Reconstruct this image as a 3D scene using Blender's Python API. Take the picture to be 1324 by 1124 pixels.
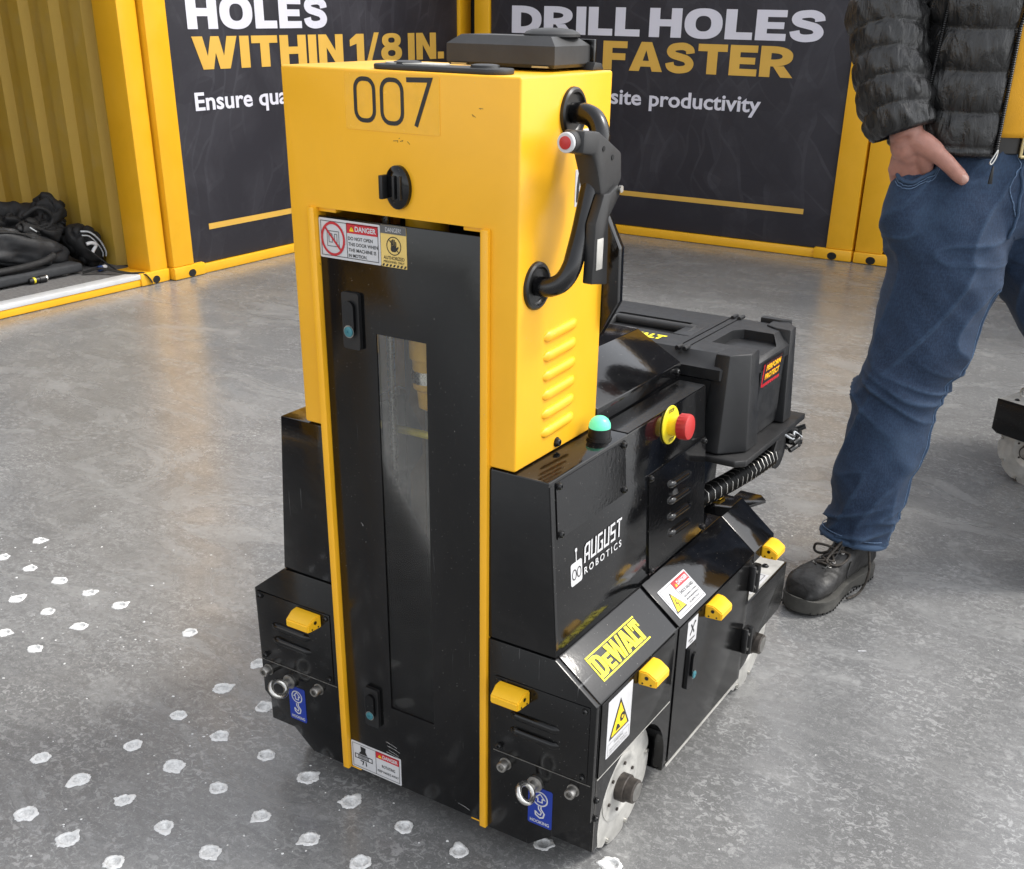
import bpy, bmesh, math, random
from mathutils import Vector, Matrix, noise
R = math.radians
scene = bpy.context.scene
for o in list(bpy.data.objects): bpy.data.objects.remove(o, do_unlink=True)
C = scene.collection

# ---------------------------------------------------------------- camera
cam_d = bpy.data.cameras.new('camera'); cam = bpy.data.objects.new('camera', cam_d); C.objects.link(cam)
YAW, PITCH, ROLL = 0.55487, -0.46281, 0.0168
fwd = Vector((-math.sin(YAW)*math.cos(PITCH), math.cos(YAW)*math.cos(PITCH), math.sin(PITCH)))
rgt0 = Vector((math.cos(YAW), math.sin(YAW), 0)); up0 = rgt0.cross(fwd)
rgt = rgt0*math.cos(ROLL) + up0*math.sin(ROLL); upv = -rgt0*math.sin(ROLL) + up0*math.cos(ROLL)
mw = Matrix.Identity(4)
for i in range(3):
    mw[i][0] = rgt[i]; mw[i][1] = upv[i]; mw[i][2] = -fwd[i]
mw.translation = (0.91542, -1.17670, 1.22328)
cam.matrix_world = mw
cam_d.sensor_fit = 'HORIZONTAL'; cam_d.sensor_width = 36.0
cam_d.lens = 36.0*1439.23/1324.0
cam_d.shift_x = -(665.65-662.0)/1324.0
cam_d.shift_y = (725.48-562.0)/1324.0
cam_d.clip_start = 0.02; cam_d.clip_end = 400
scene.camera = cam

# ---------------------------------------------------------------- sky and sun
SUN_DIR = Vector((0.66, 0.50, 1.0)).normalized()        # towards the sun
el = math.asin(SUN_DIR.z); az = math.atan2(SUN_DIR.x, SUN_DIR.y)
world = bpy.data.worlds.new('World'); scene.world = world; world.use_nodes = True
wn = world.node_tree.nodes; wl = world.node_tree.links
for n in list(wn): wn.remove(n)
sky = wn.new('ShaderNodeTexSky'); sky.sky_type = 'NISHITA'; sky.sun_disc = False
sky.sun_elevation = el; sky.sun_rotation = az
sky.air_density = 1.0; sky.dust_density = 2.0; sky.ozone_density = 1.0; sky.altitude = 100
hs = wn.new('ShaderNodeHueSaturation'); hs.inputs['Saturation'].default_value = 0.18
bg = wn.new('ShaderNodeBackground'); bg.inputs['Strength'].default_value = 0.15
wo = wn.new('ShaderNodeOutputWorld')
wl.new(sky.outputs[0], hs.inputs['Color']); wl.new(hs.outputs[0], bg.inputs['Color']); wl.new(bg.outputs[0], wo.inputs['Surface'])
sl = bpy.data.lights.new('sun', 'SUN'); sl.energy = 0.8; sl.angle = R(10); sl.color = (1.0, 0.955, 0.88)
sun = bpy.data.objects.new('sun', sl); C.objects.link(sun)
sun.rotation_euler = SUN_DIR.to_track_quat('Z', 'Y').to_euler(); sun.location = SUN_DIR*20
scene.view_settings.view_transform = 'Standard'
try: scene.view_settings.look = 'None'
except Exception: pass
scene.view_settings.exposure = 1.45; scene.view_settings.gamma = 1.0
scene.view_settings.use_curve_mapping = False

# ---------------------------------------------------------------- materials
MATS = {}
def new_mat(name):
    m = bpy.data.materials.new(name); m.use_nodes = True
    nt = m.node_tree; nt.nodes.clear()
    out = nt.nodes.new('ShaderNodeOutputMaterial'); b = nt.nodes.new('ShaderNodeBsdfPrincipled')
    nt.links.new(b.outputs[0], out.inputs[0])
    MATS[name] = m
    return m, nt, b, out
def nd(nt, kind, **kw):
    n = nt.nodes.new(kind)
    for k, v in kw.items():
        if k in n.inputs.keys() if isinstance(k, str) else False: n.inputs[k].default_value = v
        else: setattr(n, k, v)
    return n
def ramp(nt, src, stops):
    r = nt.nodes.new('ShaderNodeValToRGB'); e = r.color_ramp.elements
    while len(e) < len(stops): e.new(0.5)
    for i, (p, c) in enumerate(stops):
        e[i].position = p; e[i].color = (c, c, c, 1) if not hasattr(c, '__len__') else (*c, 1)
    nt.links.new(src, r.inputs[0]); return r.outputs[0]
def mixc(nt, fac, a, b, mode='MIX'):
    m = nt.nodes.new('ShaderNodeMix'); m.data_type = 'RGBA'; m.blend_type = mode
    for sock, v in ((m.inputs[0], fac), (m.inputs[6], a), (m.inputs[7], b)):
        if hasattr(v, 'is_linked') or isinstance(v, bpy.types.NodeSocket): nt.links.new(v, sock)
        elif hasattr(v, '__len__'): sock.default_value = (*v, 1) if len(v) == 3 else v
        else: sock.default_value = v
    return m.outputs[2]
def coords(nt, scale=(1, 1, 1), rot=(0, 0, 0), kind='Object'):
    t = nt.nodes.new('ShaderNodeTexCoord'); mp = nt.nodes.new('ShaderNodeMapping')
    mp.inputs['Scale'].default_value = scale; mp.inputs['Rotation'].default_value = rot
    nt.links.new(t.outputs[kind], mp.inputs[0]); return mp.outputs[0]
def noi(nt, vec, scale, detail=3, rough=0.55, dist=0.0):
    n = nt.nodes.new('ShaderNodeTexNoise'); n.inputs['Scale'].default_value = scale
    n.inputs['Detail'].default_value = detail; n.inputs['Roughness'].default_value = rough
    n.inputs['Distortion'].default_value = dist
    nt.links.new(vec, n.inputs['Vector']); return n.outputs['Fac']
def bump(nt, b, h, strength, dist=0.01):
    bp = nt.nodes.new('ShaderNodeBump'); bp.inputs['Strength'].default_value = strength; bp.inputs['Distance'].default_value = dist
    nt.links.new(h, bp.inputs['Height']); nt.links.new(bp.outputs[0], b.inputs['Normal'])

def simple(name, col, rough=0.5, metal=0.0, var=0.12, vscale=12, rvar=0.08, bstr=0.0, bscale=300, coat=0.0, spec=0.5):
    m, nt, b, out = new_mat(name)
    v = coords(nt)
    f = noi(nt, v, vscale, 5, 0.6)
    lo = tuple(c*(1-var) for c in col); hi = tuple(min(1, c*(1+var)) for c in col)
    nt.links.new(ramp(nt, f, [(0.3, lo), (0.7, hi)]), b.inputs['Base Color'])
    nt.links.new(ramp(nt, noi(nt, v, vscale*2.3, 4), [(0.3, max(0.02, rough-rvar)), (0.7, min(1, rough+rvar))]), b.inputs['Roughness'])
    b.inputs['Metallic'].default_value = metal; b.inputs['Specular IOR Level'].default_value = spec
    if coat: b.inputs['Coat Weight'].default_value = coat; b.inputs['Coat Roughness'].default_value = 0.06
    if bstr: bump(nt, b, noi(nt, v, bscale, 2), bstr, 0.002)
    return m
def painted(name, col, rough, dust=(0.35, 0.33, 0.30), dust_amt=0.10, scratch=0.25, peel=0.05, coat=0.0, dirt=None):
    """sheet metal paint: orange peel, dusty smears, fine scratches"""
    m, nt, b, out = new_mat(name)
    v = coords(nt)
    big = noi(nt, v, 5.0, 6, 0.62, 0.4); fine = noi(nt, v, 240, 3, 0.7)
    sm = noi(nt, coords(nt, (1, 1, 0.35), (0.3, 0.2, 0.1)), 22, 6, 0.7, 0.8)
    dustmask = nt.nodes.new('ShaderNodeMath'); dustmask.operation = 'MULTIPLY'
    nt.links.new(ramp(nt, big, [(0.42, 0.0), (0.78, 1.0)]), dustmask.inputs[0])
    nt.links.new(ramp(nt, sm, [(0.35, 0.15), (0.75, 1.0)]), dustmask.inputs[1])
    dm2 = nt.nodes.new('ShaderNodeMath'); dm2.operation = 'MULTIPLY'; dm2.inputs[1].default_value = dust_amt
    nt.links.new(dustmask.outputs[0], dm2.inputs[0])
    base = mixc(nt, ramp(nt, big, [(0.3, 0.0), (0.7, 1.0)]), tuple(c*0.93 for c in col), tuple(min(1, c*1.05) for c in col))
    c1 = mixc(nt, dm2.outputs[0], base, dust)
    # scratches
    wv = noi(nt, coords(nt, (260, 9, 14), (0.4, 0.9, 0.6)), 1.0, 2, 0.5, 0.6)
    sp = noi(nt, v, 7, 3)
    sc = nt.nodes.new('ShaderNodeMath'); sc.operation = 'MULTIPLY'
    nt.links.new(ramp(nt, wv, [(0.70, 0.0), (0.73, 1.0)]), sc.inputs[0]); nt.links.new(ramp(nt, sp, [(0.55, 0.0), (0.68, scratch)]), sc.inputs[1])
    c2 = mixc(nt, sc.outputs[0], c1, tuple(min(0.6, c*0.6+0.22) for c in col))
    # dust specks
    spk = noi(nt, v, 420, 1, 0.5)
    c3 = mixc(nt, ramp(nt, spk, [(0.755, 0.0), (0.79, 0.35)]), c2, (0.5, 0.48, 0.44))
    nt.links.new(c3, b.inputs['Base Color'])
    rr = nt.nodes.new('ShaderNodeMath'); rr.operation = 'MULTIPLY_ADD'; rr.inputs[1].default_value = 1.6; rr.inputs[2].default_value = rough
    nt.links.new(dm2.outputs[0], rr.inputs[0]); nt.links.new(rr.outputs[0], b.inputs['Roughness'])
    b.inputs['Specular IOR Level'].default_value = 0.38 if max(col) < .05 else 0.5
    bump(nt, b, noi(nt, v, 130, 2), peel, 0.003)
    return m
YEL = (0.88, 0.440, 0.014)
painted('yellow_paint', YEL, 0.36, dust=(0.60, 0.36, 0.08), dust_amt=0.12, scratch=0.10, peel=0.035)
painted('yellow_container', (0.82, 0.42, 0.010), 0.42, dust=(0.5, 0.33, 0.1), dust_amt=0.15, scratch=0.04, peel=0.03)
painted('black_gloss', (0.0028, 0.0029, 0.0034), 0.085, dust_amt=0.018, scratch=0.35, peel=0.03)
painted('black_satin', (0.0032, 0.0032, 0.0034), 0.16, dust_amt=0.018, scratch=0.35, peel=0.025)
simple('black_plastic', (0.007, 0.007, 0.0075), 0.48, var=0.25, bstr=0.05, bscale=500)
simple('black_rubber', (0.005, 0.005, 0.005), 0.35, var=0.2)
simple('toolbox_plastic', (0.0095, 0.010, 0.0112), 0.46, var=0.22, vscale=18, bstr=0.10, bscale=700)
simple('dark_grey_plastic', (0.022, 0.022, 0.0225), 0.55, var=0.2, bstr=0.06, bscale=500)
simple('dark_hole', (0.004, 0.004, 0.004), 0.8)
simple('tube_black', (0.005, 0.005, 0.0055), 0.22, var=0.3, vscale=30, rvar=0.10)
simple('steel', (0.58, 0.57, 0.54), 0.28, 1.0, var=0.15, vscale=60)
simple('dull_steel', (0.36, 0.35, 0.33), 0.42, 1.0, var=0.3, vscale=50)
simple('zinc_plate', (0.44, 0.43, 0.40), 0.45, 0.25, var=0.22, vscale=26, rvar=0.12)
simple('brass', (0.42, 0.34, 0.18), 0.38, 1.0)
simple('shield_grey', (0.13, 0.13, 0.128), 0.6, var=0.25, vscale=20)
simple('brown_metal', (0.16, 0.095, 0.03), 0.5, 0.2, var=0.3)
simple('bumper_yellow', (0.83, 0.46, 0.012), 0.42, var=0.08, vscale=20)
simple('red_button', (0.42, 0.022, 0.020), 0.42)
simple('estop_yellow', (0.70, 0.58, 0.02), 0.4, var=0.05)
simple('white_sticker', (0.56, 0.56, 0.57), 0.38, var=0.05, vscale=30)
simple('sticker_black', (0.012, 0.012, 0.012), 0.4)
simple('sticker_red', (0.48, 0.018, 0.028), 0.4)
simple('sticker_yellow', (0.85, 0.58, 0.01), 0.4, var=0.05)
simple('sticker_gold', (0.72, 0.52, 0.16), 0.4, var=0.1)
simple('sticker_grey', (0.10, 0.10, 0.10), 0.4)
simple('sticker_blue', (0.008, 0.035, 0.30), 0.35, var=0.05)
simple('logo_yellow', (0.90, 0.78, 0.02), 0.45, var=0.04)
simple('label_orange', (0.75, 0.12, 0.02), 0.45)
simple('teal_lock', (0.05, 0.20, 0.24), 0.35, 0.3)
simple('film_yellow', (0.86, 0.44, 0.020), 0.20, var=0.06, vscale=40)
simple('print_white', (0.66, 0.65, 0.72), 0.55, var=0.03, vscale=3)
simple('print_gold', (0.66, 0.39, 0.065), 0.55, var=0.10, vscale=2)
simple('white_sill', (0.60, 0.61, 0.62), 0.35, 0.1, var=0.05)
simple('carpet', (0.125, 0.122, 0.120), 0.95, var=0.35, vscale=60, bstr=0.4, bscale=400)
simple('cloth_black', (0.006, 0.006, 0.0065), 0.75, var=0.4, vscale=25, bstr=0.35, bscale=450)
simple('cloth_charcoal', (0.013, 0.014, 0.016), 0.62, var=0.3, vscale=25, bstr=0.3, bscale=500)
simple('foam_grey', (0.026, 0.028, 0.031), 0.8, var=0.2, vscale=30, bstr=0.3, bscale=300)
simple('piping_grey', (0.40, 0.42, 0.44), 0.6)
simple('skin', (0.40, 0.195, 0.150), 0.48, var=0.16, vscale=35, bstr=0.25, bscale=380)
MATS['skin'].node_tree.nodes['Principled BSDF'].inputs['Subsurface Weight'].default_value = 0.12
MATS['skin'].node_tree.nodes['Principled BSDF'].inputs['Subsurface Radius'].default_value = (0.008, 0.004, 0.002)
simple('nail', (0.46, 0.27, 0.22), 0.3, var=0.06)
simple('hair', (0.05, 0.03, 0.02), 0.6, bstr=0.5, bscale=200)
simple('shirt_yellow', (0.62, 0.30, 0.008), 0.8, var=0.12, bstr=0.3, bscale=500)
simple('belt_leather', (0.010, 0.009, 0.008), 0.4, var=0.3)
simple('boot_leather', (0.013, 0.0125, 0.012), 0.50, var=0.6, vscale=28, rvar=0.15, bstr=0.35, bscale=160)
simple('boot_sole', (0.055, 0.053, 0.047), 0.7, var=0.3, vscale=30)
simple('lace', (0.030, 0.024, 0.018), 0.7, var=0.95, vscale=160)
simple('stitch', (0.10, 0.16, 0.26), 0.8, var=0.4, vscale=200)
simple('wheel_plate', (0.50, 0.49, 0.46), 0.42, 0.35, var=0.25, vscale=30, rvar=0.12)
simple('dirty_hub', (0.05, 0.042, 0.036), 0.5, 0.3, var=0.7, vscale=60)
simple('dust_white', (0.66, 0.66, 0.65), 0.95, var=0.12, vscale=120, bstr=0.7, bscale=350)
simple('dust_grey', (0.66, 0.66, 0.65), 0.95, var=0.3, vscale=140, bstr=0.6, bscale=350)
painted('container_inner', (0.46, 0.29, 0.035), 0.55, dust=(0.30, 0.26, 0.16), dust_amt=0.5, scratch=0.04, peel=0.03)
simple('red_item', (0.45, 0.05, 0.02), 0.5)
simple('blue_cap', (0.02, 0.05, 0.16), 0.4)

# lamp dome
m, nt, b, out = new_mat('green_lamp')
b.inputs['Base Color'].default_value = (0.12, 0.55, 0.36, 1); b.inputs['Roughness'].default_value = 0.3
b.inputs['Emission Color'].default_value = (0.10, 0.75, 0.42, 1); b.inputs['Emission Strength'].default_value = 0.22
# tinted window
m, nt, b, out = new_mat('smoked_acrylic')
nt.nodes.remove(b)
tr = nt.nodes.new('ShaderNodeBsdfTransparent'); tr.inputs[0].default_value = (0.93, 0.93, 0.91, 1)
gl = nt.nodes.new('ShaderNodeBsdfGlossy'); gl.inputs['Roughness'].default_value = 0.05; gl.inputs[0].default_value = (0.8, 0.8, 0.8, 1)
df = nt.nodes.new('ShaderNodeBsdfDiffuse'); df.inputs[0].default_value = (0.07, 0.07, 0.07, 1)
fr = nt.nodes.new('ShaderNodeFresnel'); fr.inputs[0].default_value = 1.45
ms = nt.nodes.new('ShaderNodeMixShader'); ms2 = nt.nodes.new('ShaderNodeMixShader')
haze = ramp(nt, noi(nt, coords(nt, (1, 1, .4), (0, .4, 0)), 30, 6, 0.7, 0.6), [(0.40, 0.02), (0.80, 0.14)])
nt.links.new(haze, ms2.inputs[0]); nt.links.new(tr.outputs[0], ms2.inputs[1]); nt.links.new(df.outputs[0], ms2.inputs[2])
nt.links.new(fr.outputs[0], ms.inputs[0]); nt.links.new(ms2.outputs[0], ms.inputs[1]); nt.links.new(gl.outputs[0], ms.inputs[2]); nt.links.new(ms.outputs[0], out.inputs[0])

# polished concrete
m, nt, b, out = new_mat('polished_concrete')
v = coords(nt)
big = noi(nt, v, 0.70, 5, 0.6, 0.5); mid = noi(nt, v, 2.4, 7, 0.62, 0.9)
swirl = noi(nt, coords(nt, (1, 1.8, 1), (0, 0, 0.5)), 2.2, 7, 0.62, 2.2)
trowel = noi(nt, coords(nt, (0.35, 3.2, 1), (0, 0, 0.62)), 5.0, 6, 0.66, 1.6)
fleck = noi(nt, coords(nt, (1.0, 1.2, 1), (0, 0, 0.25)), 70, 4, 0.64, 1.1)
fleck2 = noi(nt, v, 150, 3, 0.6, 0.5)
grit = noi(nt, v, 420, 2, 0.6)
c = ramp(nt, mid, [(0.22, (0.128, 0.128, 0.126)), (0.52, (0.178, 0.178, 0.175)), (0.82, (0.244, 0.244, 0.239))])
c = mixc(nt, ramp(nt, big, [(0.36, 0.55), (0.52, 0.0)]), c, (0.120, 0.120, 0.119))
c = mixc(nt, ramp(nt, big, [(0.52, 0.0), (0.66, 0.55)]), c, (0.260, 0.260, 0.256))
c = mixc(nt, ramp(nt, swirl, [(0.44, 0.0), (0.485, 0.30), (0.53, 0.0)]), c, (0.097, 0.097, 0.096))
c = mixc(nt, ramp(nt, swirl, [(0.55, 0.0), (0.72, 0.60)]), c, (0.301, 0.300, 0.295))
c = mixc(nt, ramp(nt, trowel, [(0.54, 0.0), (0.68, 0.24)]), c, (0.312, 0.312, 0.307))
c = mixc(nt, ramp(nt, trowel, [(0.34, 0.35), (0.44, 0.0)]), c, (0.108, 0.108, 0.107))
fm = nt.nodes.new('ShaderNodeMath'); fm.operation = 'MULTIPLY'
nt.links.new(ramp(nt, fleck, [(0.540, 0.0), (0.585, 0.85)]), fm.inputs[0]); nt.links.new(ramp(nt, noi(nt, v, 5.5, 5, 0.6, 0.6), [(0.36, 0.10), (0.62, 1.0)]), fm.inputs[1])
c = mixc(nt, fm.outputs[0], c, (0.324, 0.324, 0.319))
c = mixc(nt, ramp(nt, fleck, [(0.37, 0.50), (0.45, 0.0)]), c, (0.106, 0.106, 0.106))
c = mixc(nt, ramp(nt, fleck2, [(0.60, 0.0), (0.66, 0.45)]), c, (0.353, 0.353, 0.348))
brown = noi(nt, v, 1.15, 5, 0.65, 0.6)
c = mixc(nt, ramp(nt, brown, [(0.58, 0.0), (0.78, 0.30)]), c, (0.192, 0.178, 0.158))
c = mixc(nt, 0.15, c, ramp(nt, grit, [(0.35, 0.10), (0.65, 0.38)]))
nt.links.new(c, b.inputs['Base Color'])
nt.links.new(ramp(nt, swirl, [(0.3, 0.16), (0.7, 0.34)]), b.inputs['Roughness'])
b.inputs['Specular IOR Level'].default_value = 0.6
hmix = mixc(nt, 0.5, fleck, grit)
bump(nt, b, hmix, 0.06, 0.004)

# printed panel: dark fabric with a faint aerial picture
m, nt, b, out = new_mat('printed_panel')
vv = coords(nt, (1, 1, 1), (0.0, 0.0, 0.0))
warp = nt.nodes.new('ShaderNodeVectorMath'); warp.operation = 'ADD'
nz = nt.nodes.new('ShaderNodeTexNoise'); nz.inputs['Scale'].default_value = 1.3; nt.links.new(vv, nz.inputs['Vector'])
sc_ = nt.nodes.new('ShaderNodeVectorMath'); sc_.operation = 'SCALE'; sc_.inputs['Scale'].default_value = 0.5
nt.links.new(nz.outputs['Color'], sc_.inputs[0]); nt.links.new(vv, warp.inputs[0]); nt.links.new(sc_.outputs[0], warp.inputs[1])
mp = nt.nodes.new('ShaderNodeMapping'); mp.inputs['Rotation'].default_value = (0.55, 0.65, 0.7); mp.inputs['Scale'].default_value = (1, 1, 1)
nt.links.new(warp.outputs[0], mp.inputs[0])
br = nt.nodes.new('ShaderNodeTexBrick'); br.inputs['Scale'].default_value = 3.4; br.inputs['Mortar Size'].default_value = 0.02; br.inputs['Bias'].default_value = 0.0
br.inputs['Color1'].default_value = (0.2, 0.2, 0.2, 1); br.inputs['Color2'].default_value = (0.8, 0.8, 0.8, 1); br.inputs['Mortar'].default_value = (1, 1, 1, 1)
nt.links.new(mp.outputs[0], br.inputs['Vector'])
vor = nt.nodes.new('ShaderNodeTexVoronoi'); vor.inputs['Scale'].default_value = 5.5; vor.feature = 'F1'; vor.distance = 'CHEBYCHEV'; nt.links.new(mp.outputs[0], vor.inputs['Vector'])
n1 = noi(nt, vv, 1.8, 6, 0.65, 0.5)
pat = mixc(nt, 0.5, br.outputs['Color'], vor.outputs['Color'])
pm = nt.nodes.new('ShaderNodeMath'); pm.operation = 'MULTIPLY'
nt.links.new(ramp(nt, pat, [(0.25, 0.0), (0.9, 1.0)]), pm.inputs[0]); nt.links.new(ramp(nt, n1, [(0.40, 0.0), (0.72, 0.9)]), pm.inputs[1])
c = mixc(nt, pm.outputs[0], (0.0170, 0.0158, 0.0225), (0.066, 0.064, 0.076))
nt.links.new(c, b.inputs['Base Color']); b.inputs['Roughness'].default_value = 0.62

# denim
m, nt, b, out = new_mat('denim')
v = coords(nt)
fade = noi(nt, v, 5, 4, 0.6, 0.3); sl_ = noi(nt, coords(nt, (1, 1, 14)), 30, 3, 0.7); wv2 = noi(nt, coords(nt, (1, 1, 0.35)), 420, 2, 0.7)
c = ramp(nt, fade, [(0.25, (0.0045, 0.013, 0.036)), (0.55, (0.0105, 0.025, 0.057)), (0.80, (0.027, 0.053, 0.098))])
c = mixc(nt, ramp(nt, wv2, [(0.42, 0.0), (0.62, 0.28)]), c, (0.040, 0.085, 0.165))
c = mixc(nt, ramp(nt, sl_, [(0.5, 0.0), (0.75, 0.30)]), c, (0.030, 0.066, 0.132))
geo = nt.nodes.new('ShaderNodeNewGeometry')
c = mixc(nt, ramp(nt, geo.outputs['Pointiness'], [(0.505, 0.0), (0.57, 0.40)]), c, (0.060, 0.112, 0.195))
nt.links.new(c, b.inputs['Base Color']); b.inputs['Roughness'].default_value = 0.85
b.inputs['Sheen Weight'].default_value = 0.04
bump(nt, b, wv2, 0.30, 0.0015)
# puffer nylon
m, nt, b, out = new_mat('puffer_nylon')
v = coords(nt)
b.inputs['Base Color'].default_value = (0.0135, 0.0135, 0.0137, 1)
nt.links.new(ramp(nt, noi(nt, v, 40, 4), [(0.3, 0.25), (0.7, 0.38)]), b.inputs['Roughness'])
cr = noi(nt, coords(nt, (1.6, 1.6, 0.55)), 24, 5, 0.6, 0.9)
bump(nt, b, cr, 0.42, 0.02)
def M(n): return MATS[n]

# ---------------------------------------------------------------- mesh helpers
def finish(me, smooth=True, angle=38):
    if smooth:
        for p in me.polygons: p.use_smooth = True
        me.set_sharp_from_angle(angle=R(angle))
def link(name, me, mats, parent=None):
    o = bpy.data.objects.new(name, me); C.objects.link(o)
    if isinstance(mats, str): mats = [mats]
    for mm in mats: me.materials.append(M(mm))
    if parent is not None: o.parent = parent
    return o
def empty(name, loc=(0, 0, 0), rz=0.0):
    o = bpy.data.objects.new(name, None); C.objects.link(o); o.location = loc; o.rotation_euler = (0, 0, rz); o.empty_display_size = 0.1
    return o
def tag(o, label, cat, group=None, kind=None):
    if label: o['label'] = label
    if cat: o['category'] = cat
    if group: o['group'] = group
    if kind: o['kind'] = kind
    return o
class B:
    """collects shapes into one mesh, each with a material"""
    def __init__(s): s.v = []; s.f = []; s.m = []; s.mats = []
    def mi(s, mat):
        if mat not in s.mats: s.mats.append(mat)
        return s.mats.index(mat)
    def add(s, vs, fs, mat):
        o = len(s.v); k = s.mi(mat); s.v += [tuple(p) for p in vs]
        for f in fs: s.f.append([o+i for i in f]); s.m.append(k)
    def addbm(s, bm, mat):
        bm.verts.ensure_lookup_table(); bm.verts.index_update()
        s.add([v.co[:] for v in bm.verts], [[v.index for v in f.verts] for f in bm.faces], mat); bm.free()
    def box(s, x0, x1, y0, y1, z0, z1, mat, bev=0.0, seg=2, mtx=None):
        bm = bmesh.new(); bmesh.ops.create_cube(bm, size=1)
        for v in bm.verts: v.co = Vector((x0+(v.co.x+.5)*(x1-x0), y0+(v.co.y+.5)*(y1-y0), z0+(v.co.z+.5)*(z1-z0)))
        if bev: bmesh.ops.bevel(bm, geom=bm.edges[:], offset=bev, segments=seg, affect='EDGES', profile=0.5)
        if mtx is not None: bmesh.ops.transform(bm, matrix=mtx, verts=bm.verts)
        s.addbm(bm, mat); return s
    def prism(s, pts, a0, a1, axis, mat, bev=0.0, seg=2, mtx=None):
        """2D outline extruded along axis; axis y: pts are (x,z); x: (y,z); z: (x,y)"""
        bm = bmesh.new(); f3 = {'y': lambda p, a: (p[0], a, p[1]), 'x': lambda p, a: (a, p[0], p[1]), 'z': lambda p, a: (p[0], p[1], a)}[axis]
        n = len(pts)
        lo = [bm.verts.new(f3(p, a0)) for p in pts]; hi = [bm.verts.new(f3(p, a1)) for p in pts]
        bm.faces.new(lo); bm.faces.new(hi[::-1])
        for i in range(n): bm.faces.new([lo[(i+1) % n], lo[i], hi[i], hi[(i+1) % n]])
        bmesh.ops.recalc_face_normals(bm, faces=bm.faces[:])
        if bev: bmesh.ops.bevel(bm, geom=bm.edges[:], offset=bev, segments=seg, affect='EDGES', profile=0.5)
        if mtx is not None: bmesh.ops.transform(bm, matrix=mtx, verts=bm.verts)
        s.addbm(bm, mat); return s
    def cyl(s, p0, p1, r0, r1=None, n=20, mat='steel', bev=0.0, cap=True):
        r1 = r0 if r1 is None else r1
        p0 = Vector(p0); p1 = Vector(p1); d = (p1-p0).normalized()
        a = d.orthogonal().normalized(); bq = d.cross(a)
        prof = [(0, r0), (1, r1)] if not bev else [(0, r0-bev), (bev/(p1-p0).length, r0), (1-bev/(p1-p0).length, r1), (1, r1-bev)]
        vs = []; fs = []
        for t, r in prof:
            c = p0.lerp(p1, t)
            for i in range(n):
                an = 2*math.pi*i/n; vs.append(c+a*math.cos(an)*r+bq*math.sin(an)*r)
        for k in range(len(prof)-1):
            for i in range(n): fs.append([k*n+i, k*n+(i+1) % n, (k+1)*n+(i+1) % n, (k+1)*n+i])
        if cap: fs.append(list(range(n))[::-1]); fs.append([(len(prof)-1)*n+i for i in range(n)])
        s.add(vs, fs, mat); return s
    def lathe(s, o, d, prof, n=32, mat='steel', squash=None):
        """prof: (distance along d, radius)"""
        o = Vector(o); d = Vector(d).normalized(); a = d.orthogonal().normalized(); bq = d.cross(a)
        vs = []; fs = []
        for t, r in prof:
            for i in range(n):
                an = 2*math.pi*i/n; vs.append(o+d*t+a*math.cos(an)*r+bq*math.sin(an)*r)
        for k in range(len(prof)-1):
            for i in range(n): fs.append([k*n+i, k*n+(i+1) % n, (k+1)*n+(i+1) % n, (k+1)*n+i])
        if prof[0][1] > 1e-6: fs.append(list(range(n))[::-1])
        if prof[-1][1] > 1e-6: fs.append([(len(prof)-1)*n+i for i in range(n)])
        s.add(vs, fs, mat); return s
    def tube(s, pts, r, n=12, mat='steel', closed=False, rf=None, sub=0, cap=True):
        pts = [Vector(p) for p in pts]
        if sub: pts = catmull(pts, sub, closed)
        N = len(pts); T = []
        for i in range(N):
            a = pts[(i+1) % N] if closed or i < N-1 else pts[i]; c = pts[i-1] if closed or i > 0 else pts[i]
            T.append((a-c).normalized())
        nrm = T[0].orthogonal().normalized(); vs = []; fs = []
        for i in range(N):
            nrm = (nrm - T[i]*nrm.dot(T[i])).normalized(); bi = T[i].cross(nrm)
            rr = r if rf is None else r*rf(i/max(1, N-1), i)
            for k in range(n):
                an = 2*math.pi*k/n; vs.append(pts[i]+nrm*math.cos(an)*rr+bi*math.sin(an)*rr)
        for i in range(N if closed else N-1):
            j = (i+1) % N
            for k in range(n): fs.append([i*n+k, i*n+(k+1) % n, j*n+(k+1) % n, j*n+k])
        if not closed and cap: fs.append(list(range(n))[::-1]); fs.append([(N-1)*n+k for k in range(n)])
        s.add(vs, fs, mat); return s
    def rings(s, rings, mat, cap=True, closed_u=True):
        n = len(rings[0]); vs = [p for r in rings for p in r]; fs = []
        for i in range(len(rings)-1):
            for k in range(n if closed_u else n-1): fs.append([i*n+k, i*n+(k+1) % n, (i+1)*n+(k+1) % n, (i+1)*n+k])
        if cap and closed_u: fs.append(list(range(n))[::-1]); fs.append([(len(rings)-1)*n+k for k in range(n)])
        s.add(vs, fs, mat); return s
    def sphere(s, c, r, mat, u=20, v=12, mtx=None):
        bm = bmesh.new(); bmesh.ops.create_uvsphere(bm, u_segments=u, v_segments=v, radius=1)
        rr = r if hasattr(r, '__len__') else (r, r, r)
        for q in bm.verts: q.co = Vector((q.co.x*rr[0], q.co.y*rr[1], q.co.z*rr[2]))
        if mtx is not None: bmesh.ops.transform(bm, matrix=mtx, verts=bm.verts)
        bmesh.ops.translate(bm, verts=bm.verts, vec=c)
        s.addbm(bm, mat); return s
    def mesh(s, name, smooth=True, angle=38):
        me = bpy.data.meshes.new(name); me.from_pydata(s.v, [], s.f)
        for mm in s.mats: me.materials.append(M(mm))
        for p, k in zip(me.polygons, s.m): p.material_index = k
        bm = bmesh.new(); bm.from_mesh(me); bmesh.ops.recalc_face_normals(bm, faces=bm.faces[:]); bm.to_mesh(me); bm.free()
        finish(me, smooth, angle); return me
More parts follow.
